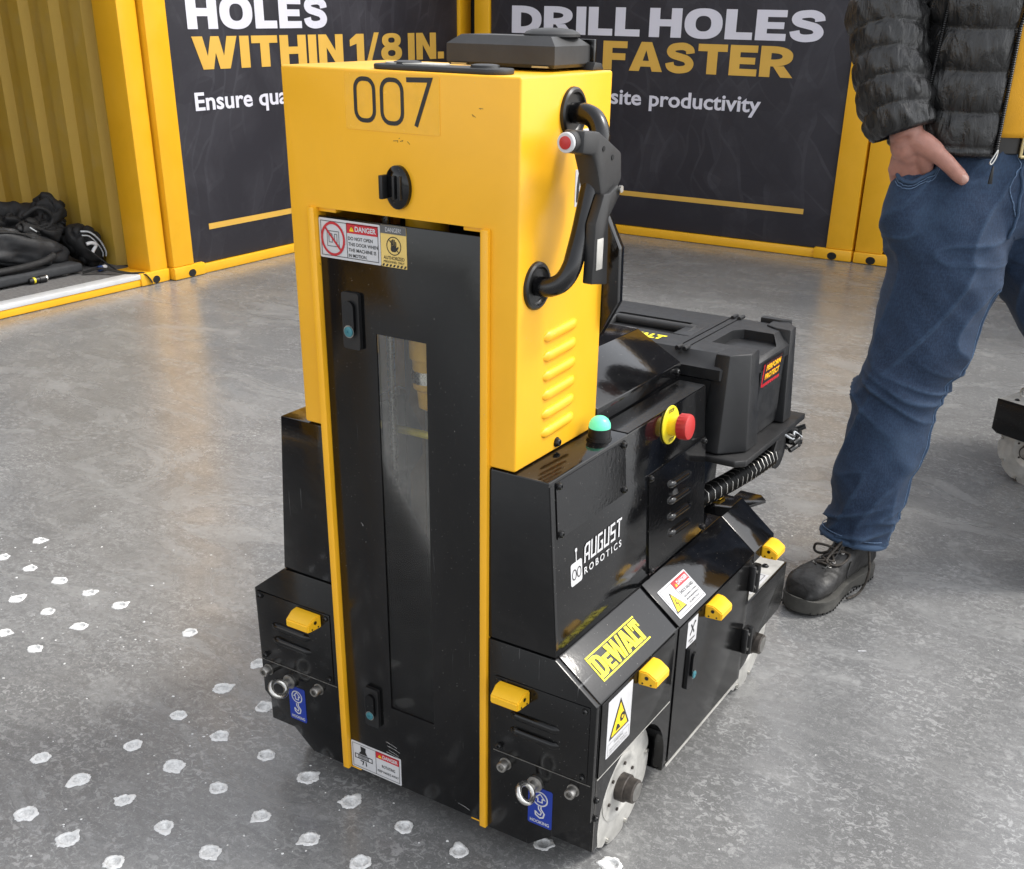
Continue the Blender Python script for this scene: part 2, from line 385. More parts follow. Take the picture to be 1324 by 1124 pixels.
    def build(s, name, parent=None, smooth=True, angle=38):
        me = s.mesh(name, smooth, angle); o = bpy.data.objects.new(name, me); C.objects.link(o)
        if parent is not None: o.parent = parent
        return o
def catmull(P, sub, closed=False):
    out = []; n = len(P); rng = n if closed else n-1
    for i in range(rng):
        p0 = P[(i-1) % n] if closed or i > 0 else P[0]*2-P[1]; p1 = P[i]; p2 = P[(i+1) % n]
        p3 = P[(i+2) % n] if closed or i+2 < n else P[-1]*2-P[-2]
        for k in range(sub):
            t = k/sub
            out.append(0.5*((2*p1)+(-p0+p2)*t+(2*p0-5*p1+4*p2-p3)*t*t+(-p0+3*p1-3*p2+p3)*t**3))
    if not closed: out.append(P[-1])
    return out
def boolean(o, cutters, op='DIFFERENCE'):
    """cut with B objects, then bake"""
    cs = []
    for c in cutters:
        co = c.build('cutter', smooth=False); cs.append(co)
        md = o.modifiers.new('b', 'BOOLEAN'); md.object = co; md.operation = op; md.solver = 'EXACT'
    bake(o)
    for co in cs:
        me = co.data; bpy.data.objects.remove(co); bpy.data.meshes.remove(me)
def bake(o, smooth=True, angle=38):
    dg = bpy.context.evaluated_depsgraph_get(); dg.update()
    me = bpy.data.meshes.new_from_object(o.evaluated_get(dg), depsgraph=dg)
    old = o.data; o.modifiers.clear(); o.data = me; bpy.data.meshes.remove(old); finish(me, smooth, angle)
def remesh(o, vox, it=3):
    md = o.modifiers.new('r', 'REMESH'); md.mode = 'VOXEL'; md.voxel_size = vox
    if it:
        s_ = o.modifiers.new('s', 'SMOOTH'); s_.factor = 0.5; s_.iterations = it
    mats = [mm for mm in o.data.materials]
    bake(o, True, 180)
    if not o.data.materials:
        for mm in mats: o.data.materials.append(mm)
# text ----------------------------------------------------------------
_tc = {}
def glyphs(body, off=0.0, space=1.0):
    k = (body, off, space)
    if k not in _tc:
        cu = bpy.data.curves.new('t', 'FONT'); cu.body = body; cu.size = 1.0; cu.offset = off; cu.resolution_u = 3; cu.space_character = space
        o = bpy.data.objects.new('t', cu); me = bpy.data.meshes.new_from_object(o)
        vs = [v.co[:2] for v in me.vertices]; fs = [list(p.vertices) for p in me.polygons]
        bpy.data.objects.remove(o); bpy.data.curves.remove(cu); bpy.data.meshes.remove(me)
        _tc[k] = (vs, fs)
    return _tc[k]
class Fr:
    """a flat frame on a surface: u right, v up, n out; draws flat print"""
    def __init__(s, o, u, v): s.o = Vector(o); s.u = Vector(u).normalized(); s.v = Vector(v).normalized(); s.n = s.u.cross(s.v)
    def p(s, a, b, h=0.0): return s.o+s.u*a+s.v*b+s.n*h
    def poly(s, bl, pts, mat, h): bl.add([s.p(a, b_, h) for a, b_ in pts], [list(range(len(pts)))], mat)
    def rect(s, bl, a0, a1, b0, b1, mat, h): s.poly(bl, [(a0, b0), (a1, b0), (a1, b1), (a0, b1)], mat, h)
    def frame(s, bl, a0, a1, b0, b1, w, mat, h):
        s.rect(bl, a0, a1, b0, b0+w, mat, h); s.rect(bl, a0, a1, b1-w, b1, mat, h); s.rect(bl, a0, a0+w, b0+w, b1-w, mat, h); s.rect(bl, a1-w, a1, b0+w, b1-w, mat, h)
    def slab(s, bl, a0, a1, b0, b1, t, mat, r=0.0):
        pts = rrect(a0, a1, b0, b1, r); n = len(pts)
        vs = [s.p(a, b_, 0) for a, b_ in pts]+[s.p(a, b_, t) for a, b_ in pts]
        bl.add(vs, [list(range(n, 2*n)), list(range(n))[::-1]]+[[i, (i+1) % n, n+(i+1) % n, n+i] for i in range(n)], mat)
    def ribbon(s, bl, pts, w, mat, h, closed=False):
        P = [Vector((a, b_)) for a, b_ in pts]; n = len(P); L = []; Rr = []
        for i in range(n):
            d1 = (P[i]-P[i-1]) if closed or i > 0 else (P[1]-P[0]); d2 = (P[(i+1) % n]-P[i]) if closed or i < n-1 else (P[-1]-P[-2])
            d1 = d1.normalized(); d2 = d2.normalized(); t = (d1+d2)
            t = t.normalized() if t.length > 1e-6 else d1
            nn = Vector((-t.y, t.x)); k = w/2/max(0.35, nn.dot(Vector((-d1.y, d1.x))))
            L.append(P[i]+nn*k); Rr.append(P[i]-nn*k)
        vs = [s.p(q.x, q.y, h) for q in L+Rr]; fs = [[i, (i+1) % n, n+(i+1) % n, n+i][::-1] for i in range(n if closed else n-1)]
        bl.add(vs, fs, mat)
    def disc(s, bl, a, b_, r, mat, h, n=24): s.poly(bl, [(a+r*math.cos(2*math.pi*i/n), b_+r*math.sin(2*math.pi*i/n)) for i in range(n)], mat, h)
    def ring(s, bl, a, b_, r, w, mat, h, n=28, ry=None):
        ry = ry or r
        s.ribbon(bl, [(a+r*math.cos(2*math.pi*i/n), b_+ry*math.sin(2*math.pi*i/n)) for i in range(n)], w, mat, h, True)
    def text(s, bl, body, a0, a1, b0, cap, mat, h, off=0.0, space=1.0, shear=0.0):
        """fit so that ink runs a0..a1, baseline b0, capital height cap"""
        vs, fs = glyphs(body, off, space); hv, _ = glyphs('H', off)
        x0 = min(v[0] for v in vs); x1 = max(v[0] for v in vs); y0 = min(v[1] for v in hv); y1 = max(v[1] for v in hv)
        sx = (a1-a0)/(x1-x0); sy = cap/(y1-y0)
        bl.add([s.p(a0+(x-x0)*sx+shear*(y-y0)*sy, b0+(y-y0)*sy, h) for x, y in vs], fs, mat)
def rrect(a0, a1, b0, b1, r, n=4):
    if r <= 0: return [(a0, b0), (a1, b0), (a1, b1), (a0, b1)]
    out = []
    for cx, cy, st in ((a1-r, b0+r, -90), (a1-r, b1-r, 0), (a0+r, b1-r, 90), (a0+r, b0+r, 180)):
        for i in range(n+1):
            an = R(st+90*i/n); out.append((cx+r*math.cos(an), cy+r*math.sin(an)))
    return out
def _sup(cx, cy, rx, ry, a0=0.0, a1=360.0, n=36, e=2.35):
    out = []
    for i in range(n+1):
        t = R(a0+(a1-a0)*i/n); c, s_ = math.cos(t), math.sin(t)
        out.append((cx+rx*math.copysign(abs(c)**(2/e), c), cy+ry*math.copysign(abs(s_)**(2/e), s_)))
    return out
def _band(P, Q): return [[P[i], P[i+1], Q[i+1], Q[i]] for i in range(len(P)-1)]
def _rc(x0, x1, y0, y1): return [(x0, y0), (x1, y0), (x1, y1), (x0, y1)]
def _stroke(pts, w, sub=7):
    P = catmull([Vector((x, y, 0)) for x, y in pts], sub); L = []; Q = []
    for i, p in enumerate(P):
        t = (P[min(i+1, len(P)-1)]-P[max(i-1, 0)]).normalized(); n = Vector((-t.y, t.x, 0))*w/2
        L.append((p.x+n.x, p.y+n.y)); Q.append((p.x-n.x, p.y-n.y))
    return _band(L, Q)
ST = .285
HEAVY = {
 'H': (.88, [_rc(0, ST, 0, 1), _rc(.88-ST, .88, 0, 1), _rc(ST, .88-ST, .38, .62)]), 'O': (1.0, _band(_sup(.5, .5, .5, .515), _sup(.5, .5, .205, .262))),
 'L': (.70, [_rc(0, ST, 0, 1), _rc(ST, .70, 0, .245)]), 'E': (.76, [_rc(0, ST, 0, 1), _rc(ST, .76, 0, .23), _rc(ST, .70, .385, .605), _rc(ST, .75, .77, 1)]),
 'F': (.74, [_rc(0, ST, 0, 1), _rc(ST, .69, .35, .585), _rc(ST, .74, .765, 1)]), 'I': (ST, [_rc(0, ST, 0, 1)]), 'T': (.82, [_rc(0, .82, .76, 1), _rc(.41-ST/2, .41+ST/2, 0, .76)]),
 'S': (.86, _stroke([(.72, .66), (.685, .80), (.55, .885), (.40, .89), (.22, .845), (.155, .725), (.22, .605), (.42, .535), (.62, .46), (.705, .31), (.64, .165), (.47, .11), (.30, .115), (.17, .19), (.125, .335)], .245)),
 'D': (.92, [_rc(0, ST, 0, 1)]+_band(_sup(ST, .5, .92-ST, .5, -90, 90), _sup(ST, .5, .92-2*ST, .255, -90, 90))),
 'R': (.90, [_rc(0, ST, 0, 1)]+_band(_sup(ST, .675, .86-ST, .325, -90, 90), _sup(ST, .675, .86-2*ST+.01, .105, -90, 90))+[[(.36, .35), (.64, .37), (.90, 0), (.58, 0)]]),
 'W': (1.30, [[(0, 1), (.30, 1), (.415, .40), (.53, 1), (.77, 1), (.885, .40), (1.0, 1), (1.30, 1), (1.045, 0), (.745, 0), (.65, .50), (.555, 0), (.255, 0)]]),
 'N': (.88, [[(0, 0), (0, 1), (.28, 1), (.60, .44), (.60, 1), (.88, 1), (.88, 0), (.60, 0), (.28, .56), (.28, 0)]]),
 'A': (1.0, [[(0, 0), (.305, 0), (.35, .16), (.405, .36), (.50, .72), (.50, 1), (.345, 1)], [(1, 0), (.695, 0), (.65, .16), (.595, .36), (.50, .72), (.50, 1), (.655, 1)], [(.35, .16), (.65, .16), (.595, .36), (.405, .36)]]),
 '1': (.54, [_rc(.255, .54, 0, 1), [(0, .80), (0, .57), (.255, .66), (.255, 1)]]), '/': (.52, [[(0, -.04), (.19, -.04), (.52, 1.04), (.33, 1.04)]]),
 '8': (.86, _band(_sup(.43, .285, .43, .295), _sup(.43, .285, .155, .110))+_band(_sup(.43, .748, .385, .262), _sup(.43, .755, .135, .095))), '.': (.28, [_rc(0, .28, 0, .27)])}
def heavy_words(name, fr, body, a0, a1, b0, cap, mat, parent, h=.0025, gap=.075, sp=.26):
    tot = 0.0; words = body.split(' ')
    for w in words: tot += sum(HEAVY[c][0] for c in w)+gap*(len(w)-1)
    tot += sp*(len(words)-1); k = (a1-a0)/tot; x = 0.0
    for w in words:
        q = B()
        for ci, c in enumerate(w):
            adv, polys = HEAVY[c]
            for pi_, P in enumerate(polys): fr.poly(q, [(a0+(x+px)*k, b0+py*cap) for px, py in P], mat, h+.00004*(pi_ % 7)+(.0003 if pi_ >= 36 else 0))
            x += adv+(gap if ci < len(w)-1 else 0)
        q.build(name, parent, smooth=False); x += sp
def struct(o, name=None): o['kind'] = 'structure'; return o
# ================================================================ setting: floor
rnd = random.Random(7)
# drilled holes with white dust rims: pieces of the ground
HOLES = [(-1.424, 0.225), (-1.318, 0.224), (-1.206, 0.222), (-1.1, 0.22), (-0.995, 0.219), (-0.774, 0.221), (-1.318, 0.111), (-1.212, 0.111), (-1.104, 0.112), (-0.992, 0.108), (-1.102, 0.001), (-0.992, -0.005),
 (-0.562, 0.212), (-0.556, 0.102), (-0.557, -0.011), (-0.553, -0.125), (-0.551, -0.243), (-0.55, -0.353), (-0.441, 0.1), (-0.443, -0.016), (-0.444, -0.126), (-0.442, -0.24), (-0.439, -0.357), (-0.329, -0.013), (-0.332, -0.128), (-0.333, -0.249), (-0.334, -0.352),
 (-0.223, -0.02), (-0.218, -0.142), (-0.224, -0.252), (-0.117, -0.031), (-0.112, -0.141), (-0.007, -0.139), (-0.002, -0.032), (0.109, -0.032), (0.214, 0.058), (0.329, 0.075), (-1.43, 0.335), (-1.53, 0.226), (-0.66, -0.35), (-0.55, -0.46), (-0.66, -0.24)]
HR = .0118
HS = [rnd.uniform(.88, 1.12) for _ in HOLES]
bm = bmesh.new()
def loop(pts):
    vs = [bm.verts.new((x, y, 0)) for x, y in pts]
    return [bm.edges.new((vs[i], vs[(i+1) % len(vs)])) for i in range(len(vs))]
edges = loop([(-60, -60), (60, -60), (60, 60), (-60, 60)])
for (x, y), k in zip(HOLES, HS): edges += loop([(x+HR*k*math.cos(2*math.pi*i/28), y+HR*k*math.sin(2*math.pi*i/28)) for i in range(28)])
bmesh.ops.triangle_fill(bm, use_beauty=True, use_dissolve=False, edges=edges, normal=(0, 0, 1))
me = bpy.data.meshes.new('ground'); bm.to_mesh(me); bm.free()
ground = link('ground', me, 'polished_concrete'); ground['kind'] = 'structure'
ground['label'] = 'grey speckled polished concrete floor'
def hole_mesh(seed):
    r = random.Random(seed); n = 44; b = B()
    ph = [r.uniform(0, 6.28) for _ in range(5)]; am = [r.uniform(.02, .09) for _ in range(5)]
    flaps = [(r.uniform(0, 6.28), r.uniform(.15, .42), r.uniform(.16, .40)) for _ in range(r.randint(1, 3))]
    def outer(t):
        k = 1+sum(am[i]*math.sin((i+2)*t+ph[i]) for i in range(5))*0.5
        for c, h, w in flaps:
            d = (t-c+math.pi) % (2*math.pi)-math.pi; k += h*math.exp(-(d/w)**2)
        return k*(1+r.uniform(-.06, .08))
    O = [outer(2*math.pi*i/n) for i in range(n)]
    RI = HR/.0150
    def ring(f, z, jit=0.0, use=1.0):
        out = []
        for i in range(n):
            t = 2*math.pi*i/n; k = .0150*(f*O[i]*use+(1-use)*f)
            out.append((k*math.cos(t), k*math.sin(t), z+r.uniform(-jit, jit)))
        return out
    # chipped rim of packed dust, lying on the floor around the mouth
    b.rings([ring(1.16, .0003), ring(1.10, .0012, .0004), ring(1.02, .0020, .0007, .8), ring(RI*1.08, .0022, .0005, .25), ring(RI*.99, .0008, .0002, 0), ring(RI*.93, -.0015, .0002, 0)], 'dust_white', cap=False)
    # dished pit below floor level, half filled with dust
    b.rings([ring(RI*1.03, -.0006, 0, 0), ring(RI*.90, -.0026, .0004, 0), ring(RI*.68, -.0040, .0006, 0), ring(RI*.38, -.0046, .0007, 0), ring(RI*.02, -.0048, 0, 0)], 'dust_grey', cap=False)
    return b.mesh('drilled_hole')

HM = [hole_mesh(40+i) for i in range(9)]
for i, (x, y) in enumerate(HOLES):
    o = bpy.data.objects.new('drilled_hole', HM[i % 9]); C.objects.link(o); o.parent = ground
    o.location = (x, y, 0.0); k = HS[i]; o.scale = (k, k, 1); o.rotation_euler = (0, 0, rnd.uniform(0, 6.28))
# small crumbs of dust and chips between the holes
cb = B()
for i in range(520):
    if i < 430: x = rnd.uniform(-1.6, 0.2); y = rnd.gauss(0, .32)
    else: x = rnd.uniform(-.6, 1.0); y = rnd.uniform(-.5, 2.2)
    s = abs(rnd.gauss(0, .0011))+.0005; a = rnd.uniform(0, 3.14)
    vs = []
    for k in range(5):
        an = a+k*1.2566; rr = s*rnd.uniform(.6, 1.5); vs.append((x+rr*math.cos(an), y+rr*math.sin(an), .0003))
    vs.append((x, y, .0006+s*.5))
    cb.add(vs, [[k, (k+1) % 5, 5] for k in range(5)], 'dust_white')
o = cb.build('dust_crumbs', None); tag(o, 'tiny white concrete crumbs scattered on the floor around drilled holes', 'dust', kind='stuff')
# a white sliver on the floor
b = B(); b.box(-.009, .009, -.0015, .0015, 0, .001, 'white_sticker'); o = b.build('paper_sliver'); o.location = (0.47, 0.955, .0005); o.rotation_euler = (0, 0, .55)
tag(o, 'thin white paper sliver lying on the grey floor near the boot', 'litter')

# ================================================================ setting: shipping containers
H = 2.55
def casting(b_, x0, x1, y0, y1, face, z1=0.062):
    b_.box(x0, x1, y0, y1, 0.002, z1, 'yellow_container', .006)
def hole_plate(root, fr, a, b_, ra=.030, rb=.020):
    q = B(); n = 22
    pts = [(a+ra*math.cos(2*math.pi*i/n), max(.006, b_+rb*math.sin(2*math.pi*i/n))) for i in range(n)]
    fr.poly(q, pts, 'dark_hole', .0012)
    q.build('lifting_slot', root)
def text_obj(name, fr, body, a0, a1, b0, cap, mat, parent, off, h=.0025, space=1.0):
    q = B(); fr.text(q, body, a0, a1, b0, cap, mat, h, off, space); return q.build(name, parent, smooth=False)

# --- open container (left), interior seen
op = empty('shipping_container', (-3.40, 2.0, 0)); inv = Vector((3.40, -2.0, 0))
tag(op, 'open yellow corrugated container with bags lying on its floor', 'container')
def loc(o, root=op): o.matrix_parent_inverse = Matrix.Translation(-root.location); return o
XF = -3.40
b = B(); b.box(XF-.16, XF, 2.445, 2.553, .06, H, 'yellow_container', .006); loc(b.build('corner_post', op))
b = B(); b.box(XF-.16, XF, -3.6, -3.49, .06, H, 'yellow_container', .006); loc(b.build('corner_post', op))
b = B(); b.box(XF-.17, XF+.006, 2.38, 2.556, .002, .061, 'yellow_container', .006); loc(b.build('corner_casting', op))
fr = Fr((XF+.006, 0, 0), (0, 1, 0), (0, 0, 1)); q = B(); n = 20
fr.poly(q, [(2.47+.022*math.cos(2*math.pi*i/n), .022+.018*math.sin(2*math.pi*i/n)) for i in range(n)], 'dark_hole', .0012); loc(q.build('lifting_slot', op))
b = B(); b.box(XF-.12, XF-.002, -3.5, 2.385, .002, .036, 'yellow_container', .004); loc(b.build('bottom_rail', op))
b = B(); b.box(XF-.07, XF+.002, -3.5, 2.44, .036, .058, 'white_sill', .003); loc(b.build('door_sill', op))
b = B(); b.box(-5.8, XF-.07, -3.5, 2.50, .004, .050, 'carpet'); loc(b.build('floor_carpet', op))
# corrugated end wall, plane y ~ 2.50
prof = []; x = XF-.17; 
while x > -5.75:
    prof += [(x, 2.520), (x-.085, 2.520), (x-.115, 2.484), (x-.190, 2.484)]; x -= .220
q = B(); vs = []; 
for (px, py) in prof: vs += [(px, py, .05), (px, py, H)]
for (px, py) in prof: vs += [(px, py+.004, .05), (px, py+.004, H)]
n2 = len(prof)*2; fs = []
for i in range(len(prof)-1): fs += [[2*i, 2*i+1, 2*i+3, 2*i+2], [n2+2*i, n2+2*i+2, n2+2*i+3, n2+2*i+1]]
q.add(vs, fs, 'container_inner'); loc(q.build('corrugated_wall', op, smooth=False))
b = B(); b.box(-4.60, -4.56, -3.5, 2.36, .05, H, 'printed_panel'); loc(b.build('interior_panel', op))
b = B(); b.box(-4.60, -4.55, 2.362, 2.395, .05, H, 'yellow_container', .003); loc(b.build('panel_trim', op))
b = B(); b.box(-5.85, XF, -3.6, 2.553, H+.002, H+.06, 'yellow_container'); loc(b.build('roof', op))
b = B(); b.box(-5.85, -5.80, -3.6, 2.553, .05, H, 'yellow_container'); loc(b.build('rear_wall', op))
b = B(); b.box(-5.79, XF-.17, -3.6, -3.56, .05, H, 'yellow_container'); loc(b.build('side_wall', op))
b = B(); b.box(-5.78, XF-.01, 2.53, 2.5525, .06, H, 'yellow_container'); loc(b.build('end_skin', op))

# --- container with printed panel on the left wall
XF2 = -3.372
c2 = empty('shipping_container', (XF2, 3.85, 0)); tag(c2, 'yellow container whose dark panel reads HOLES WITHIN 1/8 IN.', 'container')
def add(b_, name, root, **k):
    o = b_.build(name, root, **k); o.matrix_parent_inverse = Matrix.Translation(-root.location); return o
add(B().box(XF2-.12, XF2, 2.566, 2.697, .061, H, 'yellow_container', .006), 'corner_post', c2)
add(B().box(XF2-.12, XF2, 5.002, 5.126, .061, H, 'yellow_container', .006), 'corner_post', c2)
add(B().box(XF2-.13, XF2+.007, 2.562, 2.76, .002, .060, 'yellow_container', .006), 'corner_casting', c2)
add(B().box(XF2-.13, XF2+.007, 4.95, 5.13, .002, .060, 'yellow_container', .006), 'corner_casting', c2)
fr = Fr((XF2+.007, 0, 0), (0, 1, 0), (0, 0, 1)); q = B()
fr.poly(q, [(2.672+.024*math.cos(2*math.pi*i/n), .022+.018*math.sin(2*math.pi*i/n)) for i in range(n)], 'dark_hole', .0012); add(q, 'lifting_slot', c2)
add(B().box(XF2-.11, XF2-.003, 2.70, 5.0, .002, .047, 'yellow_container', .004), 'bottom_rail', c2)
add(B().box(XF2-.11, XF2-.003, 2.70, 5.0, H-.08, H, 'yellow_container', .004), 'top_rail', c2)
add(B().box(XF2-2.4, XF2-.06, 2.60, 5.10, .05, H+.02, 'yellow_container', .01), 'container_shell', c2)
pn = add(B().box(XF2-.05, XF2-.016, 2.703, 4.996, .050, H-.085, 'printed_panel', .003), 'printed_panel', c2)
add(B().box(XF2-.055, XF2-.010, 2.698, 2.7025, .05, H-.085, 'black_plastic'), 'panel_edge', c2)
fr = Fr((XF2-.016, 0, 0), (0, 1, 0), (0, 0, 1))
def addt(name, fr, root, panel, *a, **k):
    return text_obj(name, fr, *a, panel, **k)
heavy_words('lettering', fr, 'HOLES', 2.826, 3.806, 1.103, .142, 'print_white', pn)
heavy_words('lettering', fr, 'WITHIN 1/8 IN.', 2.842, 4.850, .930, .142, 'print_gold', pn)
for w_, a0_, a1_ in (('Ensure', 2.824, 3.205), ('quality', 3.250, 3.640)): addt('lettering', fr, c2, pn, w_, a0_, a1_, .752, .080, 'print_white', off=.022)
q = B(); fr.rect(q, 2.83, 4.86, .205, .233, 'print_gold', .002); q.build('underline_bar', pn)

# --- back wall container DRILL HOLES FASTER
YF = 5.0
def back_container(x0, x1, label, pw=(.106, .145)):
    c = empty('shipping_container', ((x0+x1)/2, YF, 0)); tag(c, label, 'container')
    add(B().box(x0, x0+pw[0], YF, YF+.12, .061, H, 'yellow_container', .006), 'corner_post', c)
    add(B().box(x1-pw[1], x1, YF, YF+.12, .061, H, 'yellow_container', .006), 'corner_post', c)
    for a0, a1 in ((x0-.002, x0+.19), (x1-.21, x1+.002)):
        add(B().box(a0, a1, YF-.007, YF+.13, .002, .060, 'yellow_container', .006), 'corner_casting', c)
        f = Fr((0, YF-.007, 0), (1, 0, 0), (0, 0, 1)); q = B(); cx = (a0+a1)/2
        f.poly(q, [(cx+.026*math.cos(2*math.pi*i/20), .024+.020*math.sin(2*math.pi*i/20)) for i in range(20)], 'dark_hole', .0012); add(q, 'lifting_slot', c)
    add(B().box(x0+.19, x1-.21, YF+.003, YF+.11, .002, .050, 'yellow_container', .004), 'bottom_rail', c)
    add(B().box(x0+.11, x1-.15, YF+.003, YF+.11, H-.08, H, 'yellow_container', .004), 'top_rail', c)
    add(B().box(x0+.02, x1-.02, YF+.06, YF+2.4, .05, H+.02, 'yellow_container', .01), 'container_shell', c)
    p = add(B().box(x0+pw[0]+.006, x1-pw[1]-.006, YF+.016, YF+.05, .053, H-.085, 'printed_panel', .003), 'printed_panel', c)
    add(B().box(x1-pw[1]-.005, x1-pw[1]-.001, YF+.010, YF+.055, .053, H-.085, 'black_plastic'), 'panel_edge', c)
    return c, p
c3, pn3 = back_container(-3.266, -.800, 'yellow container whose dark panel reads DRILL HOLES FASTER')
fr = Fr((0, YF+.016, 0), (1, 0, 0), (0, 0, 1))
heavy_words('lettering', fr, 'DRILL HOLES', -3.005, -1.105, 1.078, .145, 'print_white', pn3)
heavy_words('lettering', fr, 'FASTER', -2.385, -1.250, .902, .150, 'print_gold', pn3)
for w_, a0_, a1_ in (('jobsite', -2.510, -2.125), ('productivity', -2.075, -1.408)): addt('lettering', fr, c3, pn3, w_, a0_, a1_, .722, .082, 'print_white', off=.022)
q = B(); fr.rect(q, -3.0, -1.10, .222, .250, 'print_gold', .002); q.build('underline_bar', pn3)
add(B().box(-3.75, -3.250, YF+.14, YF+.20, .002, H, 'dark_hole'), 'gap_dark_filler', c3)  # dark box added behind the posts, standing in for the shaded gap
c4, pn4 = back_container(-.786, 2.6, 'yellow container with a plain dark panel behind the standing person', (.146, .145))
def stuff(o): o['kind'] = 'stuff'; return o
# ================================================================ floor drilling robot
rob = empty('drilling_robot'); tag(rob, 'yellow and black floor drilling robot with 007 on its tower', 'robot', 'floor drilling robots')
FF = Fr((0, 0, 0), (1, 0, 0), (0, 0, 1))                        # front: a = x, b = z
TS = Fr((.184, 0, 0), (0, 1, 0), (0, 0, 1))                     # tower side: a = y, b = z
BS = Fr((.257, 0, .396), (0, 1, 0), (-.020, 0, .265))           # body side (leans in)
SS = Fr((.327, 0, 0), (0, 1, 0), (0, 0, 1))                     # skirt side
SL = Fr((.327, 0, .341), (0, 1, 0), (-.070, 0, .055))           # skirt slope
def shift(fr, h): return Fr(fr.o+fr.n*h, fr.u, fr.v)
def louver(fr, a0, b0, a1, b1, w, h, mat, name, parent, ends=1.0):
    d = Vector((a1-a0, b1-b0)); L = d.length; d.normalize(); nn = Vector((-d.y, d.x)); rings = []; N = 14; K = 9
    for i in range(N+1):
        t = i/N; s = t*L; e = min(s, L-s); k = math.sqrt(max(0.0, 1-(1-min(1, e/(w*.9)))**2)) if ends else 1
        k = max(k, .02); ring = []
        for j in range(K):
            an = math.pi*j/(K-1); a = (w*.5)*math.cos(an)*(.35+.65*k); hh = h*math.sin(an)**.8*k
            ring.append(fr.p(a0+d.x*s+nn.x*a, b0+d.y*s+nn.y*a, hh))
        rings.append(ring)
    q = B(); q.rings(rings, mat, cap=False, closed_u=False); return q.build(name, parent, angle=60)
def screw(fr, a, b_, parent, r=.0052, mat='black_rubber', h=.004):
    q = B(); q.lathe(fr.p(a, b_, 0), fr.n, [(0, r*1.25), (.0008, r*1.25), (.0008, r), (h*.6, r), (h, r*.72), (h, r*.42), (h*.5, r*.42), (h*.5, 0)], 14, mat)
    return q.build('screw', parent, angle=50)
def latch(fr, a, b_, w, hgt, parent):
    q = B(); fr.slab(q, a-w/2, a+w/2, b_-hgt/2, b_+hgt/2, .006, 'black_plastic', .004)
    l = q.build('door_latch', parent)
    q = B(); f2 = shift(fr, .006); f2.slab(q, a-w*.30, a+w*.30, b_-hgt*.22, b_+hgt*.36, .005, 'black_gloss', w*.29); q.build('latch_lever', l)
    q = B(); q.lathe(fr.p(a, b_-hgt*.17, .011), fr.n, [(0, w*.24), (.0018, w*.24), (.0022, w*.20), (.0022, w*.07), (.0012, w*.06), (.0012, 0)], 18, 'teal_lock'); q.build('key_lock', l)
    q = B(); f2.ring(q, a, b_-hgt*.17, w*.27, w*.05, 'dull_steel', .0054); q.build('lock_ring', l)
    return l
def tri(fr, q, a, b_, s, mat, h, hgt=None): 
    hgt = hgt or s*.87; fr.poly(q, [(a-s/2, b_), (a+s/2, b_), (a, b_+hgt)], mat, h)

# ---- tower shell
tb = B(); tb.box(-.186, .184, 0, .225, .663, 1.15, 'yellow_paint', .0032, 3); tower = tb.build('tower_shell', rob)
boolean(tower, [B().box(-.151, .1435, -.05, .205, .5, .976, 'yellow_paint'), B().box(-.176, .174, .012, .215, .5, 1.14, 'yellow_paint')])
